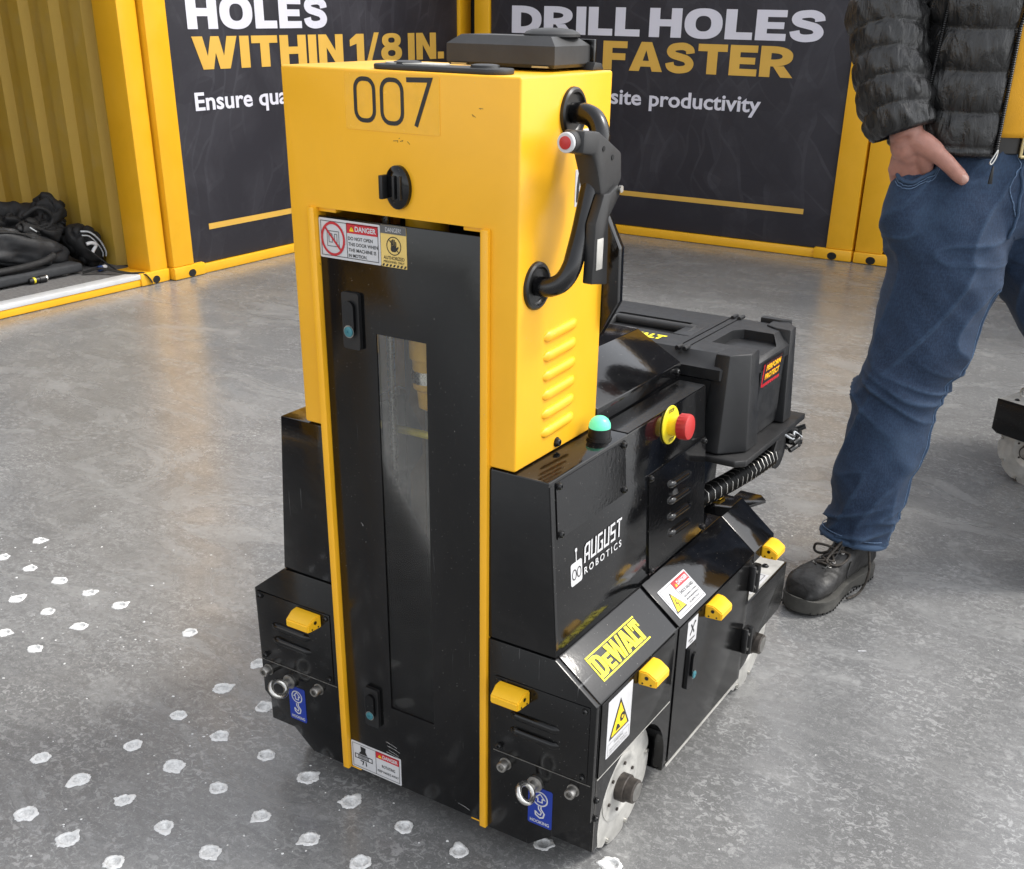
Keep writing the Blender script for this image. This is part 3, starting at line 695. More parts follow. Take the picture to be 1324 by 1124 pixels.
# ---- upper body and skirt
bb = B(); bb.prism([(-.257, .3965), (.257, .3965), (.237, .661), (-.237, .661)], .0, .515, 'y', 'black_gloss', .0025); body = bb.build('body_shell', rob)
boolean(body, [B().box(-.151, .1435, -.05, .205, .1, .9, 'black_satin')])
sk = B(); sk.prism([(.257, .396), (.327, .341), (.327, .070), (-.327, .070), (-.327, .341), (-.257, .396)], .010, .597, 'y', 'black_gloss', .002); skirt = sk.build('skirt_shell', rob)
cuts = [B().box(-.151, .1435, -.05, .205, .0, .6, 'black_satin')]
for s in (-1, 1):
    cuts.append(B().cyl((s*.215, .140, .098), (s*.40, .140, .098), .116, n=40, mat='black_satin'))
    cuts.append(B().box(min(s*.215, s*.40), max(s*.215, s*.40), .026, .254, .0, .098, 'black_satin'))
boolean(skirt, cuts)
for s, x0, x1 in ((1, .1445, .327), (-1, -.327, -.152)):
    xo = s*.327; xi = x0 if s > 0 else x1
    q = B(); q.prism([(xi, .3955), (s*.257, .3955), (xo, .341), (xo, .136), (s*.221, .047), (xi, .047)], -.002, .0095, 'y', 'black_satin', .0012); q.build('front_plate', rob)
    # upper cover plate with two louvers
    a0, a1 = (.158, .318) if s > 0 else (-.322, -.162)
    q = B(); q.prism([(a0, .2060), (a1, .2060), (a1, .3375), (a0, .3375)], -.0042, -.0022, 'y', 'black_satin', .0006); cover = q.build('front_cover', rob)
    fc = shift(FF, .0042)
    for sa in (a0+.008, a1-.008):
        for sb in (.214, .330): screw(fc, sa, sb, rob, .0045)
    la, lb = (.186, .270) if s > 0 else (-.292, -.207)
    for z in (.281, .2535): louver(fc, la, z, lb, z-.001, .0135, .0062, 'black_satin', 'vent_louver', rob)
    # seam under the cover
    q = B(); q.box(a0-.003, a1+.006, -.0032, -.0022, .2025, .2036, 'dull_steel'); q.build('seam_and_glint_strip', rob)
    # hex bolts and eye bolt
    fp = shift(FF, .002)
    for ba in ((.177, .296) if s > 0 else (-.312, -.198)):
        q = B(); q.lathe(fp.p(ba, .184, 0), fp.n, [(0, .0105), (.001, .0105), (.001, .0085), (.013, .0085), (.0145, .0075), (.0145, .0042), (.009, .0042), (.009, 0)], 20, 'dull_steel'); q.build('hex_bolt', rob)
    ea, eb = (.232, .171) if s > 0 else (-.262, .178)
    q = B(); q.lathe(fp.p(ea, eb, 0), fp.n, [(0, .013), (.005, .013), (.006, .008), (.014, .007)], 18, 'dull_steel')
    cx = fp.p(ea, eb, .030); ang = R(50 if s > 0 else 40)
    q.tube([cx+Vector((0, -1, 0))*.0145*math.cos(t)+Vector((-math.cos(ang), 0, math.sin(ang)))*.0145*math.sin(t) for t in [2*math.pi*i/28 for i in range(28)]], .0046, 12, 'steel', closed=True)
    q.build('eye_bolt', rob, angle=60)
    # blue hooking sticker
    h0, h1 = (.219, .2615) if s > 0 else (-.2685, -.2315)
    z0, z1 = (.0925, .164) if s > 0 else (.1010, .1690)
    q = B(); fp.slab(q, h0, h1, z0, z1, .0006, 'sticker_blue', .003); cxx = (h0+h1)/2; w = h1-h0; hh = z1-z0
    fp.ring(q, cxx, z0+hh*.72, w*.30, w*.055, 'white_sticker', .0010)
    fp.ribbon(q, [(cxx-w*.09, z0+hh*.64), (cxx-w*.09, z0+hh*.73), (cxx-w*.18, z0+hh*.73), (cxx, z0+hh*.85), (cxx+w*.18, z0+hh*.73), (cxx+w*.09, z0+hh*.73), (cxx+w*.09, z0+hh*.64)], w*.05, 'white_sticker', .0010, True)
    fp.ribbon(q, [(cxx+w*.05, z0+hh*.55), (cxx+w*.05, z0+hh*.46), (cxx+w*.19, z0+hh*.36), (cxx+w*.14, z0+hh*.25), (cxx-.0, z0+hh*.215), (cxx-w*.17, z0+hh*.27), (cxx-w*.19, z0+hh*.37)], w*.06, 'white_sticker', .0010)
    fp.ribbon(q, [(cxx-w*.06, z0+hh*.52), (cxx-w*.05, z0+hh*.44), (cxx+w*.07, z0+hh*.37), (cxx+w*.03, z0+hh*.30), (cxx-w*.07, z0+hh*.31), (cxx-w*.19, z0+hh*.37)], w*.05, 'white_sticker', .0010)
    fp.text(q, 'HOOKING', h0+w*.10, h1-w*.10, z0+hh*.055, hh*.085, 'white_sticker', .0010, .02)
    q.build('hooking_sticker', rob, smooth=False)
# side strip screws on skirt right by the wheel arch
for z in (.168, .134): screw(SS, .014, z, rob, .0045)
# slope + door panels on right side (proud sheet)
for s in (1, -1):
    fs_ = SS if s > 0 else Fr((-.327, 0, 0), (0, -1, 0), (0, 0, 1)); k = s
    q = B(); x0 = s*.3272; x1 = s*.3292
    q.box(min(x0, x1), max(x0, x1), .272, .578, .078, .338, 'black_satin', .0008); q.build('side_door', rob)
    q = B(); q.prism([(.012, .2095), (.256, .2095), (.256, .3385), (.012, .3385)], min(x0, x1), max(x0, x1), 'x', 'black_satin', .0008); q.build('side_panel', rob)
    q = B(); q.prism([(s*.2575, .3975), (s*.3285, .3420), (s*.3300, .3440), (s*.2590, .3995)], .268, .588, 'y', 'black_gloss', .0006); q.build('slope_cover', rob)
    q = B(); q.box(min(s*.3275, s*.3290), max(s*.3275, s*.3290), .266, .590, .0705, .0755, 'zinc_plate'); q.build('seam_and_glint_strip', rob)  # pale strip standing in for the highlight on the lower edge
    q = B(); q.box(min(s*.3275, s*.3288), max(s*.3275, s*.3288), .010, .258, .2070, .2088, 'zinc_plate'); q.build('seam_and_glint_strip', rob)  # edge glint along the side seam, put in as a pale strip
    # rear part of skirt: slope piece, core, bracket with wheel arch, plate on top
    q = B(); q.prism([(s*.200, .3965), (s*.2575, .3965), (s*.3272, .3412), (s*.3272, .318), (s*.200, .318)], .598, .698, 'y', 'black_gloss', .0015); q.build('rear_slope', rob)
    q = B(); pts = [(.600, .232), (.812, .232), (.812, .142), (.795, .132), (.705, .130), (.672, .122), (.645, .100), (.620, .088), (.590, .086), (.590, .222)]
    q.prism(pts, min(s*.3205, s*.3250), max(s*.3205, s*.3250), 'x', 'black_satin', .001); q.build('rear_bracket', rob)
    q = B(); q.box(min(s*.16, s*.3200), max(s*.16, s*.3200), .600, .812, .2275, .2320, 'zinc_plate', .001); q.build('bracket_top', rob)
    q = B(); q.box(min(s*.16, s*.3200), max(s*.16, s*.3200), .8075, .812, .150, .2272, 'black_satin', .001); q.build('bracket_end', rob)
    q = B(); f3 = Fr((0, 0, .2324), (1, 0, 0), (0, 1, 0))
    a0, a1 = (.268, .316) if s > 0 else (-.316, -.268)
    f3.slab(q, a0, a1, .640, .735, .0004, 'white_sticker'); f3.frame(q, a0+.005, a1-.005, .665, .730, .0012, 'sticker_black', .0008)
    for i in range(5): f3.rect(q, a0+.011+i*.006, a0+.0135+i*.006, .672, .722-(i % 3)*.012, 'sticker_grey', .0008)
    q.build('bracket_sticker', rob, smooth=False)
    fe = Fr((0, .812, 0), (-1, 0, 0), (0, 0, 1))
    for z in (.165, .212): screw(fe, -s*.300, z, rob, .0045)
    screw(f3, s*.295, .77, rob, .006)
    # hinges of the side door
    for z in (.296, .165):
        q = B(); q.box(min(s*.3275, s*.340), max(s*.3275, s*.340), .578, .602, z-.026, z+.026, 'black_plastic', .003)
        q.cyl((s*.340, .590, z-.028), (s*.340, .590, z+.028), .0055, mat='black_rubber', n=12); hg = q.build('door_hinge', rob)
        q = B(); 
        for dz in (-.016, .016): q.cyl((s*.3395, .5835, z+dz), (s*.3425, .5835, z+dz), .0032, mat='steel', n=10)
        stuff(q.build('hinge_screw', hg))
q = B(); q.box(-.199, .199, .598, .700, .09, .392, 'black_satin', .003); q.build('rear_core', rob)
q = B(); q.box(-.215, .215, .04, .59, .0705+.002, .10, 'black_satin'); 
# ---- wheels
def wheel(s, y):
    R0 = .104; xw = s*.292; w = empty('wheel', (xw, y, R0)); w.parent = rob
    q = B(); n = 72; prof = []
    for i in range(n):
        t = i/n*9 % 1; k = R0 if t < .80 else R0*.915
        if t < .04 or .76 < t < .80: k = R0*.985
        an = 2*math.pi*i/n+.2; prof.append((k*math.cos(an), k*math.sin(an)))
    q.prism(prof, s*.0085, s*.0125, 'x', 'wheel_plate', .0004); q.build('side_plate', w, angle=30)
    q = B(); q.prism(prof, -s*.052, -s*.048, 'x', 'wheel_plate'); q.build('side_plate', w, angle=30)
    for i in range(9):
        an = 2*math.pi*(i+.9)/9+.2; an2 = an+.42*s
        p0 = Vector((s*.007, math.cos(an)*R0*.885, math.sin(an)*R0*.885)); p1 = Vector((-s*.047, math.cos(an2)*R0*.885, math.sin(an2)*R0*.885))
        q = B(); d = (p1-p0); q.lathe(p0, d, [(0, .006), (d.length*.1, .0095), (d.length*.5, .0118), (d.length*.9, .0095), (d.length, .006)], 14, 'dark_grey_plastic'); q.build('roller', w)
        q = B(); q.cyl((s*.0125, math.cos(an)*R0*.90, math.sin(an)*R0*.90), (s*.0165, math.cos(an)*R0*.90, math.sin(an)*R0*.90), .0042, mat='steel', n=10); q.build('roller_pin', w)
    q = B(); q.lathe((s*.0125, 0, 0), (s, 0, 0), [(0, .060), (.0015, .060), (.0025, .057), (.0025, .050), (.001, .048), (.001, .032)], 36, 'wheel_plate'); q.build('rim_ring', w)
    q = B(); q.lathe((s*.0128, 0, 0), (s, 0, 0), [(0, .0235), (.014, .0235), (.0155, .022), (.0155, .0205), (.029, .020), (.0305, .018), (.0305, .0105), (.020, .010), (.020, 0)], 30, 'dirty_hub'); q.build('hub', w)
    q = B(); q.lathe((s*.0432, 0, 0), (s, 0, 0), [(0, .0155), (.0008, .0155), (.0008, .0110)], 26, 'dull_steel'); q.build('hub_ring', w)
    q = B()
    for i in range(6):
        an = i*math.pi/3+.3; q.cyl((s*.014, .041*math.cos(an), .041*math.sin(an)), (s*.0165, .041*math.cos(an), .041*math.sin(an)), .003, mat='dirty_hub', n=8)
    stuff(q.build('hub_screws', w))
    q = B(); q.cyl((-s*.048, 0, 0), (s*.0085, 0, 0), .066, mat='dark_hole', n=28); q.build('wheel_core', w)
for s in (-1, 1):
    for y in (.140, .690): wheel(s, y)

# ---- drill cabinet door
fz0, fz1 = .045, .976
for x0, x1 in ((-.1507, -.1385), (.1312, .1432)):
    q = B(); q.box(x0, x1, -.0065, .020, fz0, fz1, 'yellow_paint', .0015); q.build('door_frame', rob)
for x0, x1 in ((-.1383, -.108), (.100, .1310)):
    q = B(); q.box(x0, x1, .0035, .018, .9705, .9755, 'yellow_paint', .0006); q.build('frame_lip', rob)
q = B(); q.box(-.1383, -.118, .002, .020, .0452, .0475, 'yellow_paint', .0005); q.build('frame_lip', rob)
q = B(); q.box(.110, .1310, .002, .020, .0452, .0475, 'yellow_paint', .0005); q.build('frame_lip', rob)
q = B(); q.box(-.1378, .1290, .0020, .0060, .0478, .9655, 'black_satin', .001); door = q.build('cabinet_door', rob)
boolean(door, [B().box(-.0462, .0392, -.01, .02, .200, .816, 'black_satin')])
q = B(); q.box(-.0458, .0388, .0042, .0056, .2004, .8156, 'smoked_acrylic'); q.build('window_pane', door)
q = B()
q.box(-.0462, .0392, .0062, .0072, .190, .2000, 'black_plastic'); q.build('window_gasket', door)
FD = shift(FF, -.0020)
latch(FD, -.0850, .829, .030, .079, rob); latch(FD, -.0830, .190, .028, .074, rob)
# interior drill gear
q = B(); q.box(-.150, .1425, .198, .204, .05, .97, 'dark_grey_plastic'); q.build('cabinet_back', rob)
q = B(); q.lathe((-.016, .085, .97), (0, 0, -1), [(0, .030), (.13, .030), (.20, .030), (.205, .026), (.245, .0255), (.25, .020), (.275, .018), (.28, .010)], 28, 'bumper_yellow'); q.build('drill_motor', rob)
q = B(); q.lathe((-.016, .085, .752), (0, 0, -1), [(0, .0275), (.018, .0275), (.018, .02)], 28, 'steel'); q.build('motor_clamp', rob)
q = B(); q.prism([(-.075, .72), (-.02, .72), (-.02, .66), (-.005, .62), (-.005, .52), (-.05, .46), (-.085, .46), (-.085, .56), (-.06, .60), (-.06, .64), (-.085, .68)], .120, .128, 'y', 'brown_metal', .001); q.build('carriage_bracket', rob)
q = B(); q.cyl((-.082, .078, .45), (-.082, .078, .96), .006, mat='steel', n=12); q.build('guide_rod', rob)
q = B(); q.box(-.100, -.064, .060, .092, .460, .495, 'dull_steel', .002); q.build('guide_block', rob)
q = B(); q.prism([(-.149, .06), (.142, .06), (.142, .50), (.0, .47), (-.149, .43)], .036, .039, 'y', 'shield_grey'); q.build('dust_shield', rob)
q = B(); q.cyl((-.016, .085, .30), (-.016, .085, .70), .009, mat='dull_steel', n=14); q.build('drill_bit', rob)
q = B(); q.tube([(-.10, .10, .64), (-.02, .07, .655), (.06, .10, .64)], .006, 8, 'estop_yellow', sub=6); q.build('air_hose', rob)

# ---- 007 film and camera mount on the tower front
q = B(); FF.slab(q, -.078, .069, 1.079, 1.1465, .0005, 'film_yellow', .002); film = q.build('number_film', rob)
q = B(); hN = .0009
def ohh(a0, a1, b0, b1): FF.ribbon(q, rrect(a0, a1, b0, b1, (a1-a0)*.40, 5), .0052, 'sticker_black', hN, True)
ohh(-.0615, -.0315, 1.0905, 1.1390); ohh(-.0195, .0125, 1.0895, 1.1395)
FF.ribbon(q, [(.0195, 1.1405), (.0555, 1.1415), (.0330, 1.0880)], .0056, 'sticker_black', hN)
q.build('number_print', film, smooth=False)
q = B()
q.lathe((0, 0, 0), (0, -1, 0), [(0, .0195), (.006, .0195), (.0095, .016), (.0105, .010), (.0105, 0)], 28, 'black_gloss')
mt = q.mesh('camera_mount'); 
for v_ in mt.vertices: v_.co.z *= 1.38
mo = bpy.data.objects.new('camera_mount', mt); C.objects.link(mo); mo.parent = rob; mo.location = (.004, 0, 1.0140)
for dx, w_ in ((-.0155, .006), (.000, .004), (.010, .003)):
    q = B(); q.box(.004+dx-w_/2, .004+dx+w_/2, -.020 if dx < -.01 else -.0145, -.006, 1.000, 1.029, 'black_plastic', .001); o = q.build('mount_rib', mo); o.matrix_parent_inverse = Matrix.Translation((-.004, 0, -1.0140))

q = B(); rs = random.Random(5)
for (x, z) in ((.004, 1.071), (.0, 1.069), (.011, 1.070), (.020, 1.068), (.120, 1.105), (.128, 1.112), (-.14, .9)):
    pts = [(x+rs.uniform(-.004, .004), z+rs.uniform(-.002, .002)) for _ in range(3)]; FF.ribbon(q, pts, .0008, 'brown_metal', .0002)
stuff(q.build('scuff_marks', rob, smooth=False))
q = B()
for (x, z, l) in ((-.060, .128, .022), (-.058, .121, .026), (-.055, .113, .020), (-.060, .108, .030), (.085, .065, .022), (-.09, .52, .004)):
    FD.ribbon(q, [(x, z), (x+l*.6, z-.002), (x+l, z-.005)], .0004, 'dust_grey', .0002)
stuff(q.build('door_scratches', rob, smooth=False))
# ---- stickers on the door
def danger(fr, a0, a1, b0, b1, split, name, lines, pict, parent, redtop=.30):
    q = B(); fr.slab(q, a0, a1, b0, b1, .0005, 'white_sticker', .002); w = a1-a0; h = b1-b0; L = .0009
    fr.frame(q, a0+w*.03, a1-w*.03, b0+h*.06, b1-h*.06, w*.008, 'sticker_black', L)
    sx = a0+w*split; fr.rect(q, sx-w*.004, sx+w*.004, b0+h*.06, b1-h*.06, 'sticker_black', L)
    fr.rect(q, sx+w*.005, a1-w*.03, b1-h*redtop, b1-h*.05, 'sticker_red', L)
    tri(fr, q, sx+w*.085, b1-h*(redtop-.05), w*.075, 'sticker_yellow', L+.0003); fr.rect(q, sx+w*.082, sx+w*.088, b1-h*(redtop-.09), b1-h*(redtop-.19), 'sticker_black', L+.0006)
    fr.text(q, 'DANGER', sx+w*.14, a1-w*.06, b1-h*(redtop-.055), h*.13, 'white_sticker', L+.0003, .03)
    for (t, x0, x1, y, cap) in lines: fr.text(q, t, sx+w*x0, sx+w*x1, b0+h*y, h*cap, 'sticker_black', L, .012)
    pict(fr, q, (a0+sx)/2, (b0+b1)/2, w*split, h, L)
    return q.build(name, parent, smooth=False)
def pict_door(fr, q, a, b_, w, h, L):
    fr.frame(q, a-w*.22, a+w*.22, b_-h*.20, b_+h*.20, w*.02, 'sticker_grey', L)
    fr.frame(q, a-w*.16, a-w*.02, b_-h*.10, b_+h*.13, w*.02, 'sticker_grey', L); fr.frame(q, a+w*.04, a+w*.15, b_-h*.10, b_+h*.13, w*.02, 'sticker_grey', L)
    fr.ring(q, a, b_, w*.40, w*.07, 'sticker_red', L+.0003, ry=h*.40); fr.ribbon(q, [(a-w*.28, b_+h*.28), (a+w*.28, b_-h*.28)], w*.06, 'sticker_red', L+.0004)
def pict_rot(fr, q, a, b_, w, h, L):
    fr.poly(q, [(a-w*.20, b_+h*.08), (a+w*.16, b_+h*.08), (a+w*.08, b_+h*.22), (a+w*.10, b_+h*.36), (a-w*.12, b_+h*.38), (a-w*.10, b_+h*.20)], 'sticker_black', L)
    fr.frame(q, a-w*.36, a+w*.36, b_-h*.12, b_+h*.06, w*.03, 'sticker_black', L)
    for i in range(9): fr.rect(q, a-w*.22+i*w*.05, a-w*.195+i*w*.05, b_-h*.10, b_+h*.05, 'sticker_black', L)
    fr.ribbon(q, [(a, b_-h*.15), (a-w*.06, b_-h*.32)], w*.04, 'sticker_black', L); fr.ribbon(q, [(a+w*.08, b_-h*.15), (a+w*.10, b_-h*.32)], w*.04, 'sticker_black', L); fr.ribbon(q, [(a-w*.14, b_-h*.17), (a-w*.03, b_-h*.18)], w*.04, 'sticker_black', L)
danger(FD, -.1372, -.0320, .9105, .9630, .46, 'danger_sticker', [('DO NOT OPEN', .02, .42, .53, .085), ('THIS DOOR WHEN', .02, .50, .385, .085), ('THE MACHINE IS', .02, .47, .24, .085), ('IN MOTION.', .02, .32, .10, .085)], pict_door, door)
danger(FD, -.1365, -.0305, .0495, .1035, .50, 'danger_sticker', [('ROTATING', .12, .38, .40, .11), ('KEEP HANDS AWAY', .03, .45, .20, .085)], pict_rot, door)
q = B(); L = .0009; FD.slab(q, -.0312, .0112, .9105, .9640, .0005, 'sticker_gold', .001)
FD.rect(q, -.0312, .0112, .9535, .9640, 'sticker_grey', L); FD.text(q, 'DANGER!', -.0225, .0030, .9560, .0055, 'white_sticker', L+.0003, .0)
FD.ring(q, -.0095, .9385, .0115, .0012, 'sticker_black', L)
FD.poly(q, rrect(-.0145, -.0050, .9310, .9385, .003), 'sticker_black', L+.0001)
for i in range(4): FD.poly(q, rrect(-.0142+i*.0024, -.0124+i*.0024, .937, .9440+(.002, .0035, .003, .0005)[i], .0008), 'sticker_black', L)
FD.poly(q, [(-.0052, .932), (-.0015, .937), (-.0025, .9385), (-.0058, .936)], 'sticker_black', L)
FD.ribbon(q, [(-.0175, .9465), (-.0015, .9305)], .0011, 'sticker_black', L+.0002)
FD.text(q, 'AUTHORIZED', -.0270, .0075, .9205, .0045, 'sticker_black', L, .012); FD.text(q, 'PERSONNEL ONLY', -.0270, .0075, .9160, .0030, 'sticker_black', L, .012)
for i in range(7): FD.poly(q, [(-.0300+i*.006, .9112), (-.0270+i*.006, .9112), (-.0250+i*.006, .9145), (-.0280+i*.006, .9145)], 'sticker_black', L)
q.build('authorized_sticker', door, smooth=False)
# ---- yellow sensor bumpers
def bumper(fr, a0, a1, b1, hgt, dep, parent):
    """wedge: flat back on the surface, sloping top, chamfered nose; runs along a"""
    prof = [(0, b1-hgt), (0, b1), (dep*.45, b1), (dep, b1-hgt*.42), (dep, b1-hgt*.96), (dep*.9, b1-hgt)]
    n = len(prof); vs = []; c = .10*(a1-a0)
    for k, a in enumerate((a0, a1)):
        sg = 1 if k == 0 else -1
        for h, b_ in prof: vs.append(fr.p(a+sg*c*(h/dep)*.5, b_, h))
    bm = bmesh.new(); V = [bm.verts.new(v) for v in vs]
    bm.faces.new(V[:n]); bm.faces.new(V[n:][::-1])
    for i in range(n): bm.faces.new([V[i], V[(i+1) % n], V[n+(i+1) % n], V[n+i]])
    bmesh.ops.recalc_face_normals(bm, faces=bm.faces[:]); bmesh.ops.bevel(bm, geom=bm.edges[:], offset=.0018, segments=2, affect='EDGES')
    q = B(); q.addbm(bm, 'bumper_yellow'); o = q.build('sensor_bumper', parent)
    q = B()
    for k, a in enumerate((a0, a1)):
        sg = -1 if k == 0 else 1
        for h, b_, r in ((dep*.45, b1-hgt*.40, .0032), (dep*.25, b1-hgt*.82, .0015), (dep*.7, b1-hgt*.82, .0015)):
            c0 = fr.p(a-sg*c*(h/dep)*.5, b_, h); q.cyl(c0-fr.u*sg*.001, c0+fr.u*sg*.0006, r, mat='black_rubber', n=10)
    stuff(q.build('bumper_holes', o))
fc = shift(FF, .0045)
bumper(fc, .1660, .2190, .3330, .0230, .030, rob); bumper(fc, -.2320, -.1790, .3350, .0230, .030, rob)
SP = shift(SS, .0025)
bumper(SP, .1240, .1740, .3380, .024, .030, rob); bumper(SP, .3720, .4220, .3370, .024, .030, rob); bumper(shift(SS, .0005), .6350, .6830, .3400, .024, .030, rob)
SLp = Fr((-.3295, 0, 0), (0, -1, 0), (0, 0, 1))
bumper(SLp, -.1740, -.1240, .3380, .024, .030, rob); bumper(SLp, -.4220, -.3720, .3370, .024, .030, rob); bumper(SLp, -.6830, -.6350, .3400, .024, .030, rob)
# ---- tower side: louvers, screw, handle
for i in range(6): louver(TS, .066, .8315-i*.0268, .154, .8360-i*.0268, .0150, .0055, 'yellow_paint', 'vent_louver', rob)
screw(TS, .109, .674, rob, .006, h=.006)
for (y, z) in ((.121, 1.105), (.043, .905)):
    q = B(); q.lathe((.184, y, z), (1, 0, 0), [(0, .0305), (.004, .0300), (.006, .0275), (.006, .0245), (.003, .0235), (.0012, .0215), (.0012, 0)], 34, 'black_rubber'); q.build('handle_cup', rob)
q = B(); q.tube([(.186, .121, 1.105), (.205, .1205, 1.1045), (.2195, .118, 1.098), (.2285, .1135, 1.083), (.2290, .108, 1.062), (.229, .0955, 1.028), (.229, .078, .980), (.229, .0640, .950), (.2280, .0540, .930), (.2200, .0475, .9140), (.205, .0440, .9060), (.186, .043, .905)], .0125, 16, 'tube_black', sub=5); q.build('grab_handle', rob, angle=70)
# enabling switch on the handle
q = B(); q.prism([(.040, 1.094), (.078, 1.090), (.104, 1.078), (.138, 1.062), (.142, 1.030), (.120, 1.008), (.106, .988), (.096, .986), (.092, 1.004), (.079, 1.040), (.066, 1.064), (.038, 1.068)], .2180, .2480, 'x', 'dark_grey_plastic', .004); sw = q.build('grip_switch', rob)
q = B(); q.prism([(.085, 1.018), (.100, 1.018), (.120, 1.026), (.128, 1.014), (.100, .988), (.104, .905), (.062, .912), (.066, .985)], .2400, .2540, 'x', 'black_plastic', .002); q.build('switch_lever', sw)
q = B(); q.box(.2541, .2552, .070, .086, .928, .966, 'zinc_plate', .0004); q.build('lever_plate', sw)
q = B(); q.cyl((.232, .044, 1.081), (.232, .026, 1.081), .0118, n=24, mat='dark_grey_plastic', bev=.002); q.build('button_barrel', sw)
q = B(); q.lathe((.232, .026, 1.081), (0, -1, 0), [(0, .0116), (.003, .0116), (.004, .0106), (.004, .0078)], 26, 'white_sticker'); q.build('button_ring', sw)
q = B(); q.lathe((.232, .0255, 1.081), (0, -1, 0), [(0, .0077), (.005, .0074), (.006, .0055), (.0062, 0)], 24, 'red_button'); q.build('stop_button', sw)
q = B()
for (y, z) in ((.088, 1.070), (.112, 1.058), (.098, .998)): q.cyl((.2478, y, z), (.2488, y, z), .0032, mat='dark_hole', n=10)
q.cyl((.2540, .124, 1.020), (.2575, .124, 1.020), .0045, mat='steel', n=12); stuff(q.build('switch_screws', sw))
# warning labels on the tower side behind the handle
q = B(); TS.slab(q, .150, .216, 1.036, 1.084, .0005, 'white_sticker', .001); TS.rect(q, .153, .213, 1.058, 1.081, 'label_orange', .0009); TS.text(q, 'WARNING', .160, .209, 1.063, .010, 'sticker_black', .0012, .02)
for i in range(3): TS.rect(q, .158, .206-.008*i, 1.041+i*.005, 1.0432+i*.005, 'sticker_grey', .0009)
q.build('warning_label', rob, smooth=False)
q = B(); TS.slab(q, .135, .150, .990, 1.036, .0005, 'white_sticker', .001); TS.poly(q, [(.138, .996), (.146, .994), (.145, 1.012), (.148, 1.026), (.142, 1.030), (.139, 1.014)], 'sticker_black', .0009); q.build('pinch_label', rob, smooth=False)
# ---- tower top: flat puck strip, angular sensor box, dome
q = B(); pts = rrect(-.045, .150, .006, .052, .018, 6); q.prism(pts, 1.150, 1.1565, 'z', 'dark_grey_plastic', .002); tp = q.build('antenna_strip', rob)
q = B(); q.prism(rrect(-.03, .06, .012, .046, .016, 6), 1.1565, 1.1585, 'z', 'zinc_plate', .0006); q.build('strip_cover', tp)
for x in (-.0, .115):
    q = B(); q.lathe((x, .029, 1.1565), (0, 0, 1), [(0, .018), (.003, .017), (.004, .012), (.004, 0)], 24, 'black_plastic'); q.build('strip_puck', tp)
q = B()
def roofbox(q, x0, x1, y0, y1, z0, z1, z2, ins, mat):
    r1 = [(x0, y0), (x1, y0), (x1, y1), (x0, y1)]; r2 = [(x0+ins, y0+ins), (x1-ins, y0+ins), (x1-ins, y1-ins), (x0+ins, y1-ins)]
    q.rings([[(x, y, z0+.004) for x, y in [(x0+.003, y0+.003), (x1-.003, y0+.003), (x1-.003, y1-.003), (x0+.003, y1-.003)]], [(x, y, z0+.008) for x, y in r1], [(x, y, z1) for x, y in r1], [(x, y, z2) for x, y in r2]], mat)
roofbox(q, -.002, .160, .115, .205, 1.150, 1.1790, 1.1895, .014, 'dark_grey_plastic'); sbx = q.build('sensor_box', rob, angle=25)
q = B(); q.lathe((.122, .172, 1.1890), (0, 0, 1), [(0, .036), (.003, .036), (.0055, .033), (.008, .026), (.0095, .014), (.010, 0)], 36, 'dark_grey_plastic'); q.build('sensor_dome', sbx)
for x in (.006, .128):
    q = B(); q.box(x, x+.024, .1135, .1160, 1.1545, 1.1565, 'brass'); q.build('box_clip', sbx)
q = B(); q.box(.02, .165, .206, .214, 1.150, 1.186, 'black_satin', .001); q.build('screen_back', rob)
q = B(); q.prism([(.192, 1.1505), (.222, 1.1505), (.216, 1.1580), (.198, 1.1600)], .135, .172, 'x', 'black_plastic', .001); q.build('rear_bracket_hook', rob)
# black housing behind the tower
q = B(); q.prism([(-.175, .985), (.175, .985), (.2065, .925), (.2085, .850), (.180, .797), (-.180, .797), (-.2085, .850), (-.2065, .925)], .2265, .243, 'y', 'black_gloss', .002); q.build('rear_housing', rob)
# ---- body top: gabled lid, lamp
q = B(); q.prism([(-.185, .6615), (.185, .6615), (.185, .690), (.101, .735), (-.101, .735), (-.185, .690)], .2265, .522, 'y', 'black_gloss', .0012); lid = q.build('gabled_lid', rob)
screw(Fr((.185, 0, 0), (0, 1, 0), (0, 0, 1)), .510, .676, rob, .005)
q = B(); q.box(.188, .236, .230, .513, .6612, .6622, 'black_satin'); q.build('top_ledge', rob)
q = B(); q.lathe((.2115, .186, .661), (0, 0, 1), [(0, .0185), (.004, .0185), (.004, .0165), (.018, .0165), (.018, .0150)], 28, 'black_plastic'); lb = q.build('status_lamp_base', rob)
q = B(); q.lathe((.2115, .186, .679), (0, 0, 1), [(0, .0160), (.003, .0160), (.007, .0152), (.012, .0125), (.0155, .008), (.017, .003), (.0172, 0)], 28, 'green_lamp'); q.build('lamp_dome', lb)
